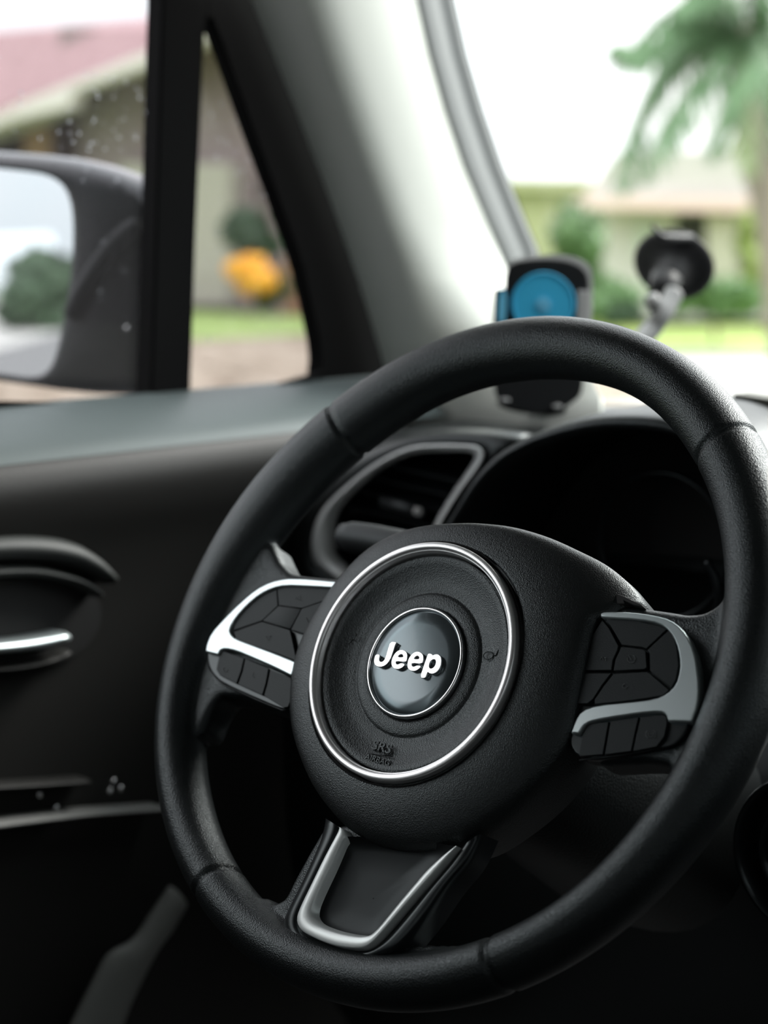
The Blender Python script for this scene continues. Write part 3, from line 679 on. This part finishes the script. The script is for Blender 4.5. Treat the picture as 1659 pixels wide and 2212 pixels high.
# lower spoke: U trim
UZ = .012
Uo = [(727, 1784), (731, 1792), (701, 1849), (671, 1910), (648, 1958), (640, 1982), (643, 2000), (658, 2015), (695, 2033), (731, 2044), (767, 2048), (788, 2045), (806, 2033), (836, 2000), (882, 1946), (927, 1895), (966, 1850), (986, 1828)]
Ui = [(740, 1790), (744, 1803), (731, 1828), (707, 1880), (680, 1937), (669, 1967), (671, 1985), (686, 1999), (725, 2014), (767, 2022), (791, 2021), (806, 2013), (827, 1990), (866, 1942), (895, 1908), (920, 1879), (957, 1845), (984, 1826)]
to = cat([Vector(q) for q in WP(Uo, UZ)], 5); ti = cat([Vector(q) for q in WP(Ui, UZ)], 5)
to, ti = resample(to, 90), resample(ti, 90)
rows = []
for a, b in zip(to, ti): rows.append([(a.lerp(b, u).x, a.lerp(b, u).y, z) for u, z in ((0, .004), (0, UZ - .0010), (.05, UZ - .0002), (.12, UZ), (.5, UZ), (.85, UZ - .0003), (1, UZ - .0010), (1.15, UZ - .0030), (1.35, UZ - .006))])
grid('spoke_trim', rows, VSILVER, wheel)
So = [(700, 1765), (689, 1815), (655, 1893), (622, 1959), (609, 1988), (610, 2013), (634, 2041), (677, 2062), (731, 2074), (779, 2076), (821, 2065), (860, 2048), (912, 1990), (965, 1915), (1010, 1860), (1040, 1800)]
so_ = resample(cat([Vector(q) for q in WP(So, .008)], 5), 90)
rows = []
for a, b in zip(so_, to): rows.append([(a.lerp(b, u).x, a.lerp(b, u).y, z) for u, z in ((-.06, -.006), (0, .004), (.06, .0075), (.2, .0090), (.55, .0092), (.78, .0088), (.84, .0066), (1.0, .0062), (1.02, .004))])
grid('spoke_surround', rows, GLOSSBLK, wheel)
ins = chaikin([Vector(q) for q in WP(Ui[1:], UZ)], 1); c_ = sum(ins, Vector((0, 0))) / len(ins)
rows = [[(c_.x + (q.x - c_.x) * s, c_.y + (q.y - c_.y) * s, z) for q in ins] for s, z in ((1.04, .0098), (.95, .0070), (.80, .0056), (.4, .0050), (.01, .0050))]
grid('spoke_insert', rows, INSERT, wheel, closed=True)
# ================================================================== PHONE HOLDER
ht = 1.385
hc = at(1172, 720, ht); hn = (CAM - hc).normalized(); hn = (hn + Vector((.10, 0, .10))).normalized()
def hp(px, py, d=0): return onp(px, py, hc + hn * d, hn)
holder = thing('phone_holder', 'black phone holder with a round blue pad on a windscreen suction mount', 'phone holder', hc)
def hs(name, pts, d, th, m, sm=2, bev=.0015, par=holder):
    P = chaikin([hp(x, y, d) for x, y in pts], sm); return local(slab(name, P, hn * -th, m, bev=bev), par)
hs('cradle_shell', [(1092, 600), (1098, 568), (1115, 558), (1170, 550), (1210, 549), (1250, 556), (1276, 572), (1281, 600), (1280, 700), (1262, 800), (1256, 860), (1240, 888), (1110, 880), (1078, 800), (1090, 700)], -.012, .016, PHGREY, 2)
body_ = hs('cradle', [(1091, 610), (1095, 580), (1108, 566), (1150, 560), (1200, 559), (1245, 568), (1270, 590), (1273, 625), (1270, 700), (1266, 760), (1256, 862), (1236, 880), (1222, 893), (1190, 899), (1090, 886), (1082, 865), (1068, 850), (1070, 760), (1092, 700)], 0, .014, PHBLK, 1)
blue = hs('grip_pad', [(1172 + 70 * math.cos(a) + 2, 656 + 68 * math.sin(a)) for a in [2 * PI * k / 40 for k in range(40)]], .0035, .004, BLUE, 0, .0008)
tube_pts = lambda cx, cy, r, d, n=30: [hp(cx + r * math.cos(2 * PI * k / n), cy + r * math.sin(2 * PI * k / n), d) for k in range(n)]
local(tube('pad_rim', tube_pts(1174, 656, 66, .0036, 48), .0012, BLUE, closed=True, seg=8), holder)
hs('pad_boss', [(1174 + 17 * math.cos(a), 658 + 17 * math.sin(a)) for a in [2 * PI * k / 24 for k in range(24)]], .0050, .003, LBLUE, 0, .0006)
local(tube('boss_ring', tube_pts(1174, 658, 9, .0052, 24), .0006, LBLUE, closed=True, seg=6), holder)
hs('clamp_arm', [(1069, 624), (1094, 622), (1094, 700), (1066, 700)], .004, .016, PHBLK, 0, .001)
hs('clamp_pad', [(1077, 627), (1095, 625), (1092, 700), (1074, 700)], .0055, .006, LBLUE, 1, .0008)
hs('clamp_arm', [(1248, 626), (1275, 628), (1272, 700), (1246, 700)], .004, .016, PHGREY, 0, .001)
for (x, y) in ((1085, 868), (1198, 882)):
    hs('foot', [(x - 12, y - 8), (x + 24, y - 4), (x + 26, y + 12), (x + 4, y + 14), (x - 10, y + 6)], .005, .010, PHBLK, 1, .001)
    q = hp(x + 6, y - 4, .005); bm = bmesh.new(); bmesh.ops.create_uvsphere(bm, u_segments=12, v_segments=8, radius=.0035)  # grey beads added for the glints on the holder's feet
    for v in bm.verts: v.co = q + Vector((v.co.x * 1.3, v.co.y, v.co.z * .5))
    local(obj('foot_glint', bm, PHGREY, smooth=True), holder)
# suction cup on the glass and its arm
cc = at(1456, 572, 1.50); cn = (CAM - cc).normalized()
yy = wsc(cc.x, cc.z); cc = on(1456, 572, 1, yy - .012)
gn = Vector((0, -1, -.42)).normalized()
e1 = Vector((.50, -.40, -.28)); 
# cup disc lies against the glass: axis tilted the way the disc is seen
A1 = (at(1531, 618, 1.50) - at(1362, 528, 1.50)).normalized()
A2 = (at(1478, 500, 1.50) - at(1420, 640, 1.50)).normalized(); A2 = (A2 - A1 * A2.dot(A1)).normalized(); A3 = A1.cross(A2)
if A3.dot(CAM - cc) < 0: A3 = -A3
A3 = (A3 * .78 + A2 * -.62).normalized(); A2 = A3.cross(A1)
if A2.z < 0: A2 = -A2
ra = .038
def cupring(s, z, n=40): return [cc + A1 * (ra * s * math.cos(2 * PI * k / n)) + A2 * (ra * s * math.sin(2 * PI * k / n)) * .92 + A3 * z for k in range(n)]
cupo = grid('suction_cup', [cupring(s, z) for s, z in ((.01, -.004), (.9, -.004), (1.0, -.002), (1.02, 0), (.98, .003), (.86, .006), (.6, .010), (.42, .016), (.36, .026), (.33, .036), (.01, .037))], CUPM, closed=True)
local(cupo, holder)
tb = cc + A2 * ra * .90 + Vector((0, 0, -.002))
local(tube('release_tab', cat([tb, at(1432, 512, 1.50), at(1418, 498, 1.50), at(1408, 486, 1.50)], 4), [.004] * 4 + [.003] * 4 + [.0022] * 5, PHBLK, seg=10), holder)
neck = [at(1440, 600, 1.47), at(1432, 625, 1.465), at(1424, 650, 1.46)]
local(tube('neck', neck, [.014, .0125, .011], CUPM, seg=16), holder)
arm = [at(1456, 632, 1.452), at(1444, 655, 1.447), at(1428, 682, 1.44), at(1408, 712, 1.44), at(1370, 745, 1.43), at(1310, 770, 1.42), at(1240, 770, 1.41)]
local(tube('arm', cat(arm, 5), .0085, ARMG, seg=14), holder)
local(tube('arm_joint', [at(1400, 662, 1.44), at(1412, 655, 1.44), at(1424, 650, 1.44)], [.008, .009, .008], ARMG, seg=12), holder)
# ================================================================== WING MIRROR
MP = Vector((-.70, .245, 1.22)); MN = Vector((.32, -.945, -.02)).normalized()
def mp(px, py, d=0): return onp(px, py, MP + MN * d, MN)
mir = thing('wing_mirror', 'dark wing mirror outside the driver window reflecting sky and a tree', 'wing mirror', (-.62, .27, 1.14))
glp = [(-320, 352), (-120, 352), (20, 366), (90, 374), (125, 386), (148, 408), (161, 450), (163, 520), (158, 590), (146, 670), (132, 740), (118, 790), (95, 812), (60, 816), (-20, 804), (-120, 790), (-320, 780)]
hou = [(-380, 320), (-120, 330), (0, 340), (80, 345), (160, 356), (240, 376), (320, 408), (345, 440), (345, 830), (320, 856), (170, 852), (100, 838), (40, 832), (-20, 820), (-120, 808), (-380, 800)]
gp = chaikin([mp(x, y, .004) for x, y in glp], 2); hpnts = chaikin([mp(x, y, 0) for x, y in hou], 2)
local(slab('mirror_glass', [mp(x, y, .0045) for x, y in [(0, 0)]] and gp, MN * -.003, MIRROR), mir)
hcen = sum(hpnts, Vector()) / len(hpnts)
def ring3(P, s, d): return [hcen + (p - hcen) * s + MN * d for p in P]
gpr = resample(gp, 90, True); hpr = resample(hpnts, 90, True)
# align ring starts
def rot(P, ref): k = min(range(len(P)), key=lambda i: (P[i] - ref).length); return P[k:] + P[:k]
gpr = rot(gpr, mp(163, 520)); hpr = rot(hpr, mp(345, 600))
mid = [a.lerp(b, .12) + MN * .010 for a, b in zip(gpr, hpr)]; mid2 = [a.lerp(b, .35) + MN * .011 for a, b in zip(gpr, hpr)]; mid3 = [a.lerp(b, .8) + MN * .004 for a, b in zip(gpr, hpr)]
local(grid('mirror_housing', [gpr, [p + MN * .003 for p in gpr], mid, mid2, mid3, ring3(hpr, 1, -.010), ring3(hpr, 1.0, -.030), ring3(hpr, .97, -.055), ring3(hpr, .86, -.085), ring3(hpr, .60, -.10), ring3(hpr, .02, -.105)], HOUSING, closed=True), mir)
cr_ = [mp(150, 690, .016), mp(170, 640, .018), mp(205, 580, .018), mp(250, 520, .016), mp(300, 480, .012)]
local(tube('housing_crease', cat(cr_, 4), [.002] + [.007] * 15 + [.003], HOUSING, seg=12), mir)
cover = [mp(-380, 318, -.002), mp(-120, 326, -.002), mp(0, 335, -.002), mp(80, 341, -.002), mp(160, 352, -.002), mp(240, 373, -.002), mp(325, 408, -.002)]
rows = []
cv = cat(cover, 5)
for dz, d in ((-.016, .004), (-.006, .006), (.000, .001), (.003, -.010), (.003, -.03), (-.002, -.055), (-.012, -.075)):
    rows.append([p + Vector((0, 0, dz)) + MN * d for p in cv])
local(grid('mirror_cap', rows, PAINT), mir)
q = mp(275, 708, .018); bm = bmesh.new(); bmesh.ops.create_uvsphere(bm, u_segments=12, v_segments=8, radius=.0022)
for v in bm.verts: v.co = q + v.co
local(obj('water_drop', bm, CHROME, smooth=True), mir)
# ================================================================== OUTSIDE
GRASS = mat('grass', (.20, .29, .075), .8, bump=('n', 40, .03), vary=(3, (.26, .36, .11)))
GRASS2 = mat('front_grass', (0.211, 0.31, 0.0558), .8, bump=('n', 40, .03), vary=(2, (0.298, 0.36, 0.0992)))  # front lawn, a slightly yellower green
ROAD = mat('pale_concrete', (0.36, 0.353, 0.335), .8, bump=('n', 20, .004), vary=(1.5, (0.422, 0.415, 0.391)))
ASPH = mat('asphalt', (0.124, 0.124, 0.124), .85, bump=('n', 30, .004))
EARTH = mat('earth_bank', (0.211, 0.167, 0.124), .9, bump=('n', 12, .05), vary=(3, (0.31, 0.26, 0.205)))
TAUPE = mat('taupe_render', (.25, .20, .205), .85, vary=(1, (.30, .245, .25)))
CREAM = mat('cream_render', (.42, .41, .34), .85)
PINKR = mat('faded_red_roof', (.34, .205, .215), .8, vary=(4, (.40, .25, .26))); WHITEF = mat('white_fascia', (.75, .72, .68), .6)
WHITEP = mat('white_paint', (0.446, 0.434, 0.409), .6)
ORANGEW = mat('tan_timber', (0.285, 0.167, 0.0992), .8)
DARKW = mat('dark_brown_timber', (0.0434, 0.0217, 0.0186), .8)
WHITEW = mat('white_render', (0.484, 0.477, 0.459), .8)
GREENW = mat('pale_green_render', (0.36, 0.384, 0.211), .8)
SHADE = mat('dark_opening', (0.0372, 0.0372, 0.0372), .8)  # near-black in place of the shade inside openings and behind panes
LEAFD = mat('dark_leaf', (0.031, 0.0682, 0.0279), .6); LEAFM = mat('mid_leaf', (0.0806, 0.167, 0.0496), .6); LEAFY = mat('yellow_green_leaf', (0.186, 0.248, 0.0496), .6)
FLOWER = mat('yellow_flower', (.95, .50, .03), .6); TRUNK = mat('palm_trunk', (0.236, 0.211, 0.161), .9, bump=('n', 14, .02))
ZG = 0.0
def poly(name, pts, m, label=None, th=.05):
    o = slab(name, [Vector(p) for p in pts], (0, 0, -th), m); tag(o, label, kind='structure'); return o
poly('street', [(-90, -60, -.01), (60, -60, -.01), (60, 120, -.01), (-90, 120, -.01)], ROAD)
poly('road_lane', [(-6.2, -60, 0.0), (4, -60, 0.0), (4, 17, 0.0), (-6.2, 17, 0.0)], ASPH, th=.008)
# raised lot on the left: bank and lawn
def lot(name, rows, m):
    o = grid(name, rows, m, smooth=True); tag(o, kind='structure'); return o
def wob(x, y): return noise.noise(Vector((x * .7, y * .7, 0)))
def PL(px, py, t): return at(px, py, t)
ys = [-20 + 1.0 * k for k in range(36)]
lot('earth_bank', [[(-9.0 + .15 * wob(y, 1), y, 0), (-9.5, y, .16 + .06 * wob(y, 3)), (-10.1, y, .42 + .10 * wob(y * 3, 7)), (-10.9 + .2 * wob(y, 5), y, .66 + .05 * wob(y * 2, 9)), (-11.6, y, .80)] for y in ys], EARTH)
lot('lawn', [[(x, y, .80 + (.05 * (-11.6 - x)) + .02 * wob(x, y)) for x in (-11.5, -14, -18, -23, -28, -40, -70)] for y in ys], GRASS)
for i in range(46):
    y = random.uniform(4, 13); u = random.random(); s = random.uniform(.05, .16)
    bm = bmesh.new(); bmesh.ops.create_icosphere(bm, subdivisions=1, radius=s)
    for v in bm.verts: v.co = Vector((v.co.x * random.uniform(.8, 1.3), v.co.y * random.uniform(.8, 1.4), v.co.z * .7)) + Vector((-9.4 - 1.3 * u, y, .12 + .5 * u))
    if i == 0: bank = thing('rubble', 'loose pale stones scattered along the earth bank beyond the quarter window', 'stones', (-10, 8, .3))
    local(obj('stone', bm, EARTH), bank)
# front lawn seen through the windscreen
lot('front_lawn', [[(x, y, .02 + .012 * max(0, y - 24)) for x in (-60, -40, -25, -15, -8, 0, 10)] for y in (24, 26, 30, 38, 50, 70, 100)], GRASS2)
bm = bmesh.new(); box(bm, -60, 10, 23.8, 24, 0, .10); tag(obj('kerb', bm, WHITEP), kind='structure')
# --- house on the left (gable front turned towards the street)
def vplane(pA, tA, pB, tB):
    a, b = at(*pA, tA), at(*pB, tB); d = b - a; d.z = 0; d.normalize(); nrm = Vector((-d.y, d.x, 0)); return a, nrm
hA, hNn = vplane((0, 400), 27, (640, 400), 22.5)
if hNn.dot(CAM - hA) < 0: hNn = -hNn
def hw(px, py, d=0): return onp(px, py, hA + hNn * d, hNn)
house = thing('house', 'taupe house with a faded red roof and white fascia, left of the road', 'house', (hA.x, hA.y, .8))
local(slab('wall', [hw(x, y) for x, y in [(128, 60), (780, 60), (780, 720), (128, 720)]], hNn * -.6, TAUPE), house)
local(slab('fascia', [hw(x, y, 1.1) for x, y in [(-400, 372), (0, 243), (60, 215), (345, 98), (460, 50), (820, -97), (820, -60), (460, 78), (345, 132), (155, 198), (150, 232), (110, 240), (20, 262), (-400, 430)]], hNn * -.25, WHITEF, bev=.02), house)
rf = [hw(-500, 380, .9), hw(0, 243, .9), hw(460, 50, .9), hw(820, -97, .9)]
rb = [hw(-500, 90, -5), hw(0, 66, -5), hw(250, 48, -5), hw(820, -60, -5)]
local(slab('roof', [rf[0], rf[1], rf[2], hw(700, -48, .9), hw(700, -20, -5), hw(340, 34, -5), hw(250, 42, -5), rb[1], rb[0]], (0, 0, -.15), PINKR), house)
local(slab('roof_end', [hw(-400, 372, .7), hw(0, 240, .7), hw(150, 180, .7), hw(150, 235, .7), hw(90, 262, .7), hw(-400, 430, .7)], hNn * -.2, WHITEP), house)
local(slab('porch_wall', [hw(x, y, -1.0) for x, y in [(-500, 100), (128, 100), (128, 720), (-500, 720)]], hNn * -.3, DARKW), house)
local(slab('porch_post', [hw(x, y, .3) for x, y in [(52, 255), (108, 245), (108, 700), (52, 700)]], hNn * -.4, ORANGEW), house)
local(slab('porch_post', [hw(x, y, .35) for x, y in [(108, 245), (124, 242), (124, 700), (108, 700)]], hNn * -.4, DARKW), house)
local(slab('side_door', [hw(x, y, .25) for x, y in [(258, 352), (495, 352), (492, 660), (258, 660)]], hNn * -.3, CREAM, bev=.02), house)
local(slab('low_wall', [hw(x, y, .5) for x, y in [(606, 560), (800, 550), (800, 690), (606, 690)]], hNn * -.3, ORANGEW), house)
local(slab('window', [hw(x, y, .1) for x, y in [(560, 385), (600, 385), (600, 430), (560, 430)]], hNn * -.3, SHADE), house)
# --- foliage
def foliage(name, c, r, n, m, parent=None, leaf=.12, seed=0, squash=(1, 1, 1)):
    rnd = random.Random(seed); V = []; Fc = []
    blobs = [(Vector((rnd.uniform(-.6, .6), rnd.uniform(-.6, .6), rnd.uniform(-.4, .7))), rnd.uniform(.35, .6)) for _ in range(9)]
    for _ in range(n):
        b, br = rnd.choice(blobs); d = Vector((rnd.gauss(0, 1), rnd.gauss(0, 1), rnd.gauss(0, 1))).normalized()
        p = b + d * br * rnd.uniform(.75, 1.05); p = Vector((p.x * r * squash[0], p.y * r * squash[1], p.z * r * squash[2])) + c
        a = Vector((rnd.gauss(0, 1), rnd.gauss(0, 1), rnd.gauss(0, 1))).normalized(); bb = d.cross(a).normalized(); a = bb.cross(d).normalized() * .8 + d * rnd.uniform(-.5, .5)
        L = leaf * rnd.uniform(.6, 1.4); i = len(V)
        V += [p - a * L, p + bb * L * .45, p + a * L, p - bb * L * .45]; Fc.append((i, i + 1, i + 2, i + 3))
    o = mesh(name, V, Fc, m, None, smooth=False); o['kind'] = 'stuff'
    return local(o, parent) if parent else o
def bush(label, px, py, t, r, m, group=None, squash=(1, 1, 1), n=900, leaf=.12, cat_='bush', zg=None):
    c = at(px, py, t); z0 = zg if zg is not None else c.z - r
    b = thing('bush', label, cat_, (c.x, c.y, z0), group)
    bpy.context.view_layer.update()
    foliage('foliage', c, r, n, m, b, leaf, seed=int(px + py), squash=squash)
    local(tube('stem', [Vector((c.x, c.y, z0)), c], [r * .08, r * .04], TRUNK, seg=8), b)
    return b
bush('dark green bush beside the cream door of the left house', 545, 515, 21.5, .38, LEAFD, zg=.95)
yb = bush('small bush covered in yellow-orange flowers on the left lawn', 546, 606, 19, .25, FLOWER, n=900, leaf=.07, zg=.95)
bush('small dark shrub at the foot of the yellow flowering bush', 590, 635, 20, .22, LEAFD, zg=.9)
# --- buildings seen through the windscreen
def bld(name, label, t, wallpts, m, extra, depth=8):
    a, nn = vplane((1100, 600), t, (1700, 600), t * .93)
    if nn.dot(CAM - a) < 0: nn = -nn
    f = lambda x, y, d=0: onp(x, y, a + nn * d, nn)
    b = thing(name, label, 'building', (f(*wallpts[0]).x, f(*wallpts[0]).y, .3))
    local(slab('wall', [f(*q) for q in wallpts], nn * -depth, m), b)
    for nm, pts, d, th, mm in extra: local(slab(nm, [f(x, y, d) for x, y in pts], nn * -th, mm, bev=.01), b)
    return b
bld('building', 'pale green building with a flat roof, seen beside the windscreen pillar', 48, [(1000, 405), (1262, 410), (1262, 690), (1000, 690)], GREENW,
    [('roof_edge', [(980, 385), (1275, 388), (1275, 412), (980, 408)], .6, .8, mat('olive_fascia', (.34, .36, .20), .8)), ('panel', [(1225, 430), (1262, 430), (1262, 520), (1225, 520)], .1, .2, WHITEW), ('window', [(1180, 470), (1210, 470), (1210, 530), (1180, 530)], .05, .2, CREAM)])
bld('bungalow', 'white bungalow with a pinkish roof edge and porch columns, behind the suction cup', 44, [(1245, 440), (1900, 450), (1900, 690), (1245, 690)], WHITEW,
    [('roof', [(1330, 330), (1700, 320), (1760, 430), (1260, 425)], .9, 3, WHITEP), ('fascia', [(1245, 424), (1780, 430), (1780, 462), (1245, 450)], 1.3, .5, mat('pink_fascia', (.62, .47, .43), .8)),
     ('porch_shade', [(1460, 462), (1525, 464), (1525, 620), (1460, 620)], .05, .3, SHADE), ('porch_shade', [(1592, 464), (1650, 466), (1650, 640), (1592, 640)], .05, .3, SHADE),  # solid dark slabs, the shade under the porch put into their colour
     ('porch_column', [(1526, 462), (1590, 464), (1590, 660), (1526, 660)], .7, .6, CREAM), ('window', [(1370, 480), (1420, 480), (1420, 560), (1370, 560)], .05, .2, mat('pale_glass', (.45, .50, .46), .3))])
G1 = 'shrubs in front of the bungalow'
for lab, px, py, t, r, m, sq in (
    ('tall dark green shrub right behind the phone holder', 1262, 590, 34, .95, LEAFM, (.8, .8, 1.3)),
    ('rounded green shrub left of the grey mount arm', 1320, 650, 33, .62, LEAFM, (1.1, 1, .8)),
    ('low brownish shrub on the lawn behind the phone holder', 1345, 680, 32, .3, LEAFD, (1, 1, .6)),
    ('green hedge below the suction cup on the right', 1545, 650, 31, .6, LEAFM, (1.8, 1, .7)),
    ('yellow-green shrub at the right edge of the windscreen view', 1655, 560, 36, .85, LEAFY, (.9, .9, 1.2))):
    bush(lab, px, py, t, r, m, G1, sq, n=1200, leaf=.16, zg=.1)
# --- palm
pt_ = 19
pc = at(1610, 60, pt_); palm = thing('palm_tree', 'tall palm with drooping green fronds at the right of the windscreen view', 'palm tree', (pc.x, pc.y, 0))
bpy.context.view_layer.update()
local(tube('trunk', cat([Vector((pc.x + .5, pc.y + .3, 0)), Vector((pc.x + .35, pc.y + .2, 1.5)), Vector((pc.x + .1, pc.y, 3)), pc], 4), [.24] * 5 + [.2] * 5 + [.18] * 3, TRUNK, seg=14), palm)
PALML = mat('palm_leaf', (.085, .17, .07), .6); PALMY = mat('palm_leaf_pale', (.17, .24, .09), .6)
rt = Vector((MX.x, MY.x, 0)).normalized()
def frond(pts, wd, m, sd):
    P = cat(pts, 10); V = []; Fc = []; rnd = random.Random(sd); n = len(P)
    for i in range(1, n):
        t = (P[i] - P[i - 1]).normalized(); L = wd * math.sin(PI * min(.97, .12 + .85 * i / n)) ** .6
        side = t.cross(Vector((0, 0, 1))); side = side.normalized() if side.length > .1 else Vector((1, 0, 0))
        for s in (-1, 1):
            for q in range(2):
                b = P[i - 1].lerp(P[i], q * .5); d = (side * s * .55 + t * .45 + Vector((rnd.uniform(-.2, .2), rnd.uniform(-.2, .2), -.75 + rnd.uniform(-.2, .2)))).normalized() * L
                k = len(V); V += [b, b + t * .05 + d * .5, b + d, b - t * .03 + d * .45]; Fc.append((k, k + 1, k + 2, k + 3))
    o = mesh('frond', V, Fc, m, None, smooth=False); return local(o, palm)
def fp(px, py, t=pt_): return at(px, py, t)
FR = [([(1610, 50, 19), (1520, -20, 18.8), (1420, 30, 18.4), (1350, 120, 18.2)], .75, PALML), ([(1610, 60, 19), (1530, 40, 19.2), (1440, 110, 19.4), (1370, 250, 19.5), (1340, 400, 19.5)], .75, PALML),
      ([(1610, 70, 19), (1560, 90, 18.6), (1490, 170, 18.4), (1430, 260, 18.3), (1390, 360, 18.3)], .8, PALML), ([(1610, 40, 19), (1640, -60, 19), (1720, -90, 19), (1800, -30, 19)], .7, PALML),
      ([(1610, 60, 19), (1650, 60, 18.6), (1690, 180, 18.4), (1700, 330, 18.4)], .7, PALML), ([(1610, 70, 19), (1600, 120, 18.4), (1600, 230, 18), (1620, 360, 17.9)], .55, PALMY),
      ([(1610, 60, 19), (1660, 120, 19.3), (1650, 260, 19.6), (1640, 420, 19.7)], .6, PALMY), ([(1610, 30, 19), (1560, -80, 19), (1480, -120, 19), (1400, -90, 19), (1340, 10, 19)], .6, PALML),
      ([(1610, 40, 19), (1570, -10, 20), (1500, 20, 20.6), (1400, 90, 21), (1330, 90, 21)], .7, PALML), ([(1610, 60, 19), (1620, 20, 20), (1680, 40, 21), (1750, 120, 21)], .7, PALML)]
FR += [([(1610, 50, 19), (1590, -40, 18.5), (1530, -60, 18.2), (1460, 10, 18)], .7, PALML), ([(1620, 50, 19), (1630, 90, 18.3), (1560, 200, 18.0), (1530, 320, 18)], .7, PALML),
       ([(1610, 70, 19), (1500, 60, 19.6), (1400, 180, 20), (1360, 330, 20)], .75, PALML), ([(1610, 70, 19), (1640, 150, 19.4), (1660, 300, 19.8), (1665, 450, 20)], .7, PALMY)]
for i, (pts, wd, m) in enumerate(FR): frond([fp(*q) for q in pts], wd, m, i)
# --- behind the car: what the wing mirror shows
def behind(px, py, t):                  # follow a sight line off the mirror glass
    P = mp(px, py, .0045); d = ray(px, py).normalized(); r = d - 2 * d.dot(MN) * MN; return P + r * t
tr = thing('tree', 'round-crowned green street tree reflected in the wing mirror', 'tree', (behind(120, 690, 24).x, behind(120, 690, 24).y, 0))
bpy.context.view_layer.update()
c = behind(118, 660, 24); foliage('foliage', c, .82, 2200, LEAFD, tr, .17, 5, (1.0, 1.0, .85))
local(tube('trunk', [Vector((c.x, c.y, 0)), c], [.16, .10], TRUNK, seg=10), tr)
c = behind(20, 680, 40)
t2 = thing('tree', 'darker clump of trees at the left of the mirror reflection', 'tree', (c.x, c.y, 0)); bpy.context.view_layer.update()
foliage('foliage', c, 1.3, 1500, LEAFM, t2, .22, 8, (1.6, 1.6, .7)); local(tube('trunk', [Vector((c.x, c.y, 0)), c], [.2, .12], TRUNK, seg=10), t2)
pc_ = behind(45, 722, 33); pc_.z = 0
car = thing('parked_car', 'small pale car parked on the road in the mirror reflection', 'car', pc_); bpy.context.view_layer.update()
CARW = mat('pale_car_paint', (.55, .60, .62), .3)
prof = [(-2.0, .35), (-2.05, .75), (-1.3, .92), (-.7, 1.38), (.7, 1.42), (1.5, .98), (2.05, .85), (2.1, .35)]
cd = Vector((.25, .97, 0)).normalized(); cs = Vector((cd.y, -cd.x, 0))
local(slab('body', [pc_ + cd * a + cs * .8 + Vector((0, 0, z)) for a, z in prof], cs * -1.6, CARW, bev=.06), car)
local(slab('cabin_glass', [pc_ + cd * a + cs * .81 + Vector((0, 0, z)) for a, z in [(-1.1, .95), (-.62, 1.3), (.62, 1.33), (1.25, .98)]], cs * -1.62, SHADE), car)
for a in (-1.3, 1.3):
    for s in (.78, -.78): local(tube('wheel', [pc_ + cd * a + cs * (s - .1) + Vector((0, 0, .31)), pc_ + cd * a + cs * (s + .1) + Vector((0, 0, .31))], .31, SEAL, seg=24), car)
